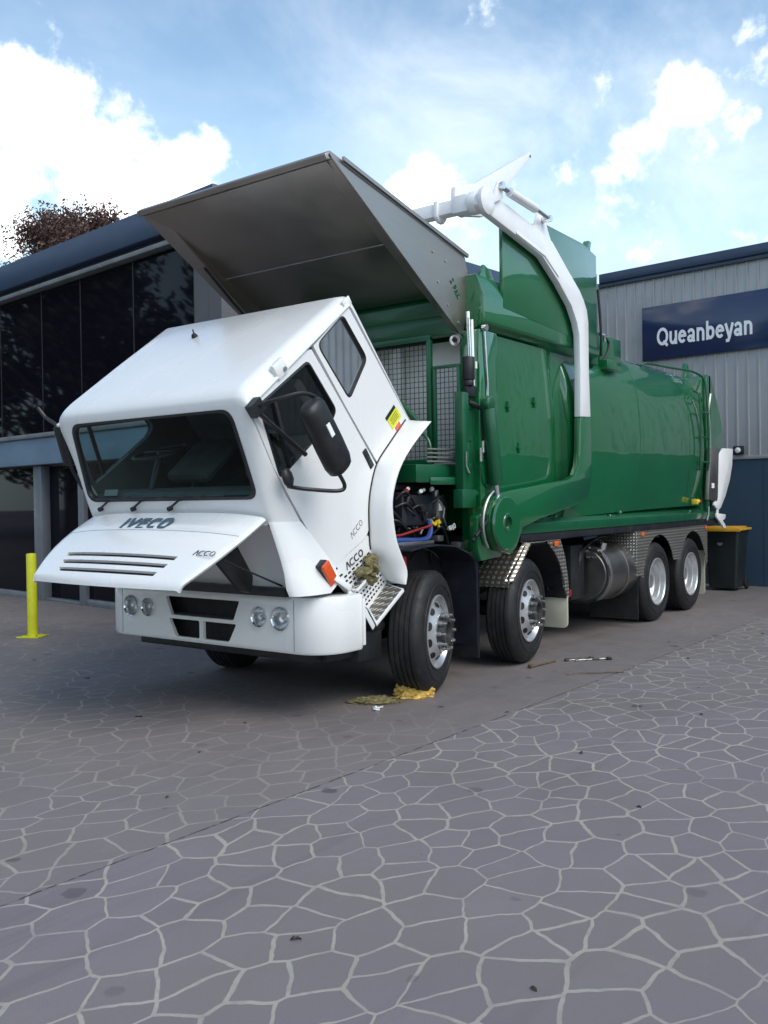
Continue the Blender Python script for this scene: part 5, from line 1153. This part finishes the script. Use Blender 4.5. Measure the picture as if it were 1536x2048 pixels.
# ------------------------------------------------------------------ loose things in the yard
from mathutils import noise as nz
def crumple(name, mat, size, seed, hgt, nlobes=1):
    random.seed(seed); m = MB(); nu, nv = 48, 22; rows = []
    off = Vector((seed*3.1, seed*1.7, 0))
    for i in range(nv+1):
        t = i/nv*pi/2; r = []
        for j in range(nu):
            a = 2*pi*j/nu; d = Vector((cos(a)*cos(t), sin(a)*cos(t), sin(t)))
            k = 1+.35*nz.noise(d*2.2+off)+.28*nz.noise(d*5.5+off)+.26*abs(nz.noise(d*11+off))+.12*nz.noise(d*22+off)
            r.append((d.x*size[0]*k, d.y*size[1]*k, max(.002, sin(t)*hgt*k)))
        rows.append(r)
    m.rows(rows[::-1], closev=True); m.add(rows[-1][:1], []); return m
def loose(name, mb, mat, loc, label, cat, rz=0, group=None, smooth=70):
    o = mb.build(name, mat, None, smooth=smooth); o.location = loc; o.rotation_euler = (0, 0, rz); tag(o, label, cat, group); return o
loose('sponge_wad', crumple('a', '', (.15, .085), 3, .115), 'ragyellow', (-.22, -1.12, 0), 'crumpled yellow cloth lying in front of the front wheel', 'cloth', rz=-.9)
loose('floor_rag', crumple('b', '', (.19, .08), 5, .045), 'rag', (-.58, -.98, 0), 'olive green rag lying flat on the paving beside the yellow cloth', 'rag', rz=-1.0)
m = MB()
for k in range(7):
    a = k*.9; m.obox((.012*k*cos(a)-.02, .02*sin(a*1.7), .008+.004*(k % 3)), (cos(a), sin(a), .2), (-sin(a), cos(a), 0), (0, 0, 1), .018, .007, .004)
loose('paper_scrap', m, 'white2', (-.72, -1.14, 0), 'tiny white paper scrap at the edge of the olive rag', 'litter', smooth=0)
# rag over the cab steps
rows = []
m = MB()
RG = []
for i in range(15):
    r = []
    for j in range(11):
        u = .36+i/14*.50; v = .30+j/10*.30
        u2 = u+.10*nz.noise(Vector((i*.3, j*.35, 2)))+(.10*(j/10-.5) if i < 6 else -.06*(j/10)); v2 = v+.10*nz.noise(Vector((i*.25, j*.3, 9)))-.10*(i/14-.5)
        y = -1.065-.055*sin(pi*(j/10))*(.5+.5*sin(pi*i/14))-.05*nz.noise(Vector((i*.6, j*.6, 4)))-.03*nz.noise(Vector((i*1.3, j*1.2, 7)))
        if j > 7 and i < 8: y -= .03
        a = Vector((-1.15, 0, 1.08)).lerp(Vector((-.70, 0, 1.31)), u2); b = Vector((-.755, 0, .755)).lerp(Vector((-.47, 0, .93)), u2); p_ = a.lerp(b, v2)
        r.append((p_.x, min(y, -1.05), p_.z))
    rows.append(r)
m.rows(rows); loose('step_rag', m, 'rag', (0, 0, 0), 'olive brown rag draped over the middle cab step of the truck', 'rag')
sol = bpy.data.objects['step_rag'].modifiers.new('s', 'SOLIDIFY'); sol.thickness = .012
# tools
def bar(name, pts, r, mat, loc, label, cat, rz=0, extra=None):
    m = MB(); m.tube(pts, r, 8)
    if extra: extra(m)
    return loose(name, m, mat, loc, label, cat, rz)
bar('lever_bar', [(0, 0, .012), (.42, 0, .012)], .011, 'rust', (1.36, -1.34, 0), 'rusty steel lever bar lying on the paving beside the second wheel', 'bar', rz=-.12, extra=lambda m: m.lathe([(.001, -.02), (.02, -.02), (.02, .03), (.001, .03)], (0, 0, .018), 'x', 10, False))
wr = thing('wheel_brace', 'chrome wheel brace tools lying in a heap on the paving', 'tool', (2.02, -1.62, 0))
def tool(dx, dy, a, L_, r):
    m = MB(); d = Vector((cos(a), sin(a), 0)); c0 = Vector((dx, dy, r+.004))
    m.tube([c0-d*L_/2, c0+d*L_/2], r, 8); m.lathe([(.008, -.03), (r*2, -.028), (r*2, .02), (.008, .024)], c0+d*L_/2, tuple(d), 10); m.lathe([(.008, -.02), (r*1.9, -.02), (r*1.9, .02), (.008, .02)], c0-d*L_/2, tuple(d), 10)
    return m
tool(0, 0, -.80, .40, .0055).build('socket_bar', 'tool', wr); tool(.035, -.03, -.62, .34, .005).build('socket_bar', 'tool', wr); tool(-.02, .05, -1.02, .28, .006).build('socket_bar', 'hubsteel', wr); tool(.06, .05, -.35, .16, .006).build('socket_bar', 'hubsteel', wr)
m = MB(); m.obox((.13, -.16, .014), (cos(-.75), sin(-.75), 0), (-sin(-.75), cos(-.75), 0), (0, 0, 1), .022, .018, .013); m.build('socket', 'black', wr, bevel=.005)
m = MB(); m.obox((-.15, .15, .014), (cos(-.3), sin(-.3), 0), (-sin(-.3), cos(-.3), 0), (0, 0, 1), .028, .014, .013); m.build('socket', 'hubsteel', wr, bevel=.005)
m = MB(); P_ = curve_pts([(-.28, 0, .008), (-.15, .012, .012), (0, 0, .010), (.14, -.012, .012), (.27, -.005, .008)], 4); m.tube(P_, [.003+.004*i/16 for i in range(17)], 6); m.tube([(0, 0, .010), (-.09, .05, .014)], .003, 5)
loose('twig', m, 'wood', (1.42, -1.95, 0), 'thin dry twig lying on the paving by the saw cut', 'twig', rz=-.75)
# dead leaves and scraps
random.seed(4)
def leaf_mb(l, w_):
    m = MB(); rows = []
    for i in range(7):
        t = i/6; ww = w_*sin(pi*min(.98, .06+t*.92))**.8; z = .006+.014*sin(pi*t)*random.uniform(.5, 1)
        rows.append([(l*(t-.5), -ww, z+.010*random.random()), (l*(t-.5), 0, z-.003), (l*(t-.5), ww, z+.012*random.random())])
    m.rows(rows); return m
LV = [(-3.79, -3.05), (-3.0, -1.42), (-1.75, -3.55), (-3.6, -3.9), (-1.0, -2.9), (-.3, -2.0), (.4, -3.2), (-1.9, .2), (-1.2, 1.8), (-.9, 3.1), (-1.6, -.6), (-2.3, -.9), (.1, -4.0), (1.3, -2.9), (2.6, -2.4), (3.5, -1.9), (4.6, -2.6), (1.8, 3.6), (.9, 3.9)]
ld = None
for k, (x, y) in enumerate(LV):
    if ld is None or k % 5 == 0:
        o = leaf_mb(random.uniform(.028, .055), random.uniform(.007, .014)).build('dead_leaf', 'leafdry', None); ld = o
    else:
        o = ld.copy(); C.objects.link(o)
    o.location = (x, y, -.003); o.rotation_euler = (0, 0, random.uniform(0, 6.3)); q_ = random.uniform(.6, 1.25); o.scale = (q_, q_, q_*.6)
    tag(o, 'small curled brown dead leaf lying on the paving', 'leaf', 'dead leaves scattered on the paving')

# ------------------------------------------------------------------ trees
def leafmat(name, a, b, tr=.25):
    m = Mt(name); oi = m.n('ShaderNodeObjectInfo'); f = m.noise(1.3, 4)
    gi = m.n('ShaderNodeNewGeometry'); c = m.mix(m.math('ADD', m.math('MULTIPLY', f, .55), m.math('MULTIPLY', gi.outputs['Random Per Island'], .45)), a, b)
    m.L.new(c, m.b.inputs['Base Color']); m.b.inputs['Roughness'].default_value = .55
    t = m.n('ShaderNodeBsdfTranslucent'); m.L.new(c, t.inputs[0]); x = m.n('ShaderNodeMixShader'); x.inputs[0].default_value = tr
    m.L.new(m.b.outputs[0], x.inputs[1]); m.L.new(t.outputs[0], x.inputs[2]); m.L.new(x.outputs[0], m.o.inputs[0]); return m.m
M['redleaf'] = leafmat('reddish_foliage', (.060, .035, .030), (.150, .080, .060))
M['greenleaf'] = leafmat('green_foliage', (.030, .042, .018), (.080, .10, .040))
M['bark'] = std('bark', (.12, .09, .07), .9, vary=.35, sc=9, bump=.5, bsc=25)
def tree(name, label, loc, H, cr, nclump, nleaf, lsz, mat, seed, group=None, z0=.45, cl=.30):
    random.seed(seed); t = thing(name, label, 'tree', loc, group)
    m = MB(); top = Vector((random.uniform(-.4, .4), random.uniform(-.4, .4), H*.8))
    m.tube(curve_pts([(0, 0, -.1), (.1, .05, H*.25), (top.x*.5, top.y*.5, H*.5), tuple(top)], 5), [H*.028*(1-.85*i/15) for i in range(16)], 9)
    CL = []
    for k in range(nclump):
        a = random.uniform(0, 2*pi); u = random.uniform(z0, 1.0); rr = cr*sqrt(random.random())*(1.0-.75*max(0, u-.62)/.38)
        c = Vector((cos(a)*rr, sin(a)*rr, H*u)); CL.append((c, random.uniform(.45, 1.15)*cr*cl))
        s0 = Vector((0, 0, H*u*.62)); m.tube(curve_pts([tuple(s0), tuple(s0.lerp(c, .5)+Vector((0, 0, -.1*cr*random.random()))), tuple(c)], 3), [H*.010*(1-.8*i/6) for i in range(7)], 5)
    m.build('trunk', 'bark', t)
    f = MB(); vs = []; fs = []
    for c, r in CL:
        for k in range(nleaf):
            d = Vector((random.gauss(0, 1), random.gauss(0, 1), random.gauss(0, .75))); p_ = c+d*r*.52
            n0 = Vector((random.uniform(-1, 1), random.uniform(-1, 1), random.uniform(-1, 1))).normalized(); u0 = n0.orthogonal().normalized(); w0 = n0.cross(u0); sz = lsz*random.uniform(.6, 1.3)
            o = len(vs); vs += [p_-u0*sz, p_-w0*sz*.4, p_+u0*sz, p_+w0*sz*.4]; fs.append((o, o+1, o+2, o+3))
    f.add(vs, fs); f.build('crown', mat, t, smooth=0, weld=False)
    return t
tree('tree', 'reddish brown leafed tree rising behind the roof of the dark glass showroom', (13.0, 21.9, 0), 11.5, 3.9, 95, 640, .072, 'redleaf', 33, z0=.60, cl=.19)
# trees over the road: seen mirrored in the glass and the paint
for k, (x, y, h) in enumerate([(-16, 30, 13), (-9, 34, 15), (-24, 22, 12), (-28, 8, 12), (-33, -6, 10), (-4, 40, 15), (-15, 42, 16)]):
    tree('tree', 'broad green tree across the road that mirrors in the glass', (x, y, 0), h, 5.6, 70, 90, .30, 'greenleaf', 40+k, 'trees across the road', z0=.22)
ob = thing('street_building', 'long pale shop building across the road', 'building', (0, 0, 0))
m = MB(); m.box(-14, 46, -40, -30, 0, 5.2); m.build('wall', 'opp', ob, smooth=0)
m = MB(); m.box(-14.4, 46.4, -40.4, -29.4, 5.2, 5.6); m.build('roof', 'fascia', ob, smooth=0)
for k in range(7):
    m = MB(); m.box(-10+k*8, -5+k*8, -29.99, -29.9, .3, 3.0); m.build('window', 'blackglass', ob, smooth=0)
m = MB(); m.box(-13, 45, -29.95, -29.7, 3.6, 4.6); m.build('sign_band', 'opp2', ob, smooth=0)
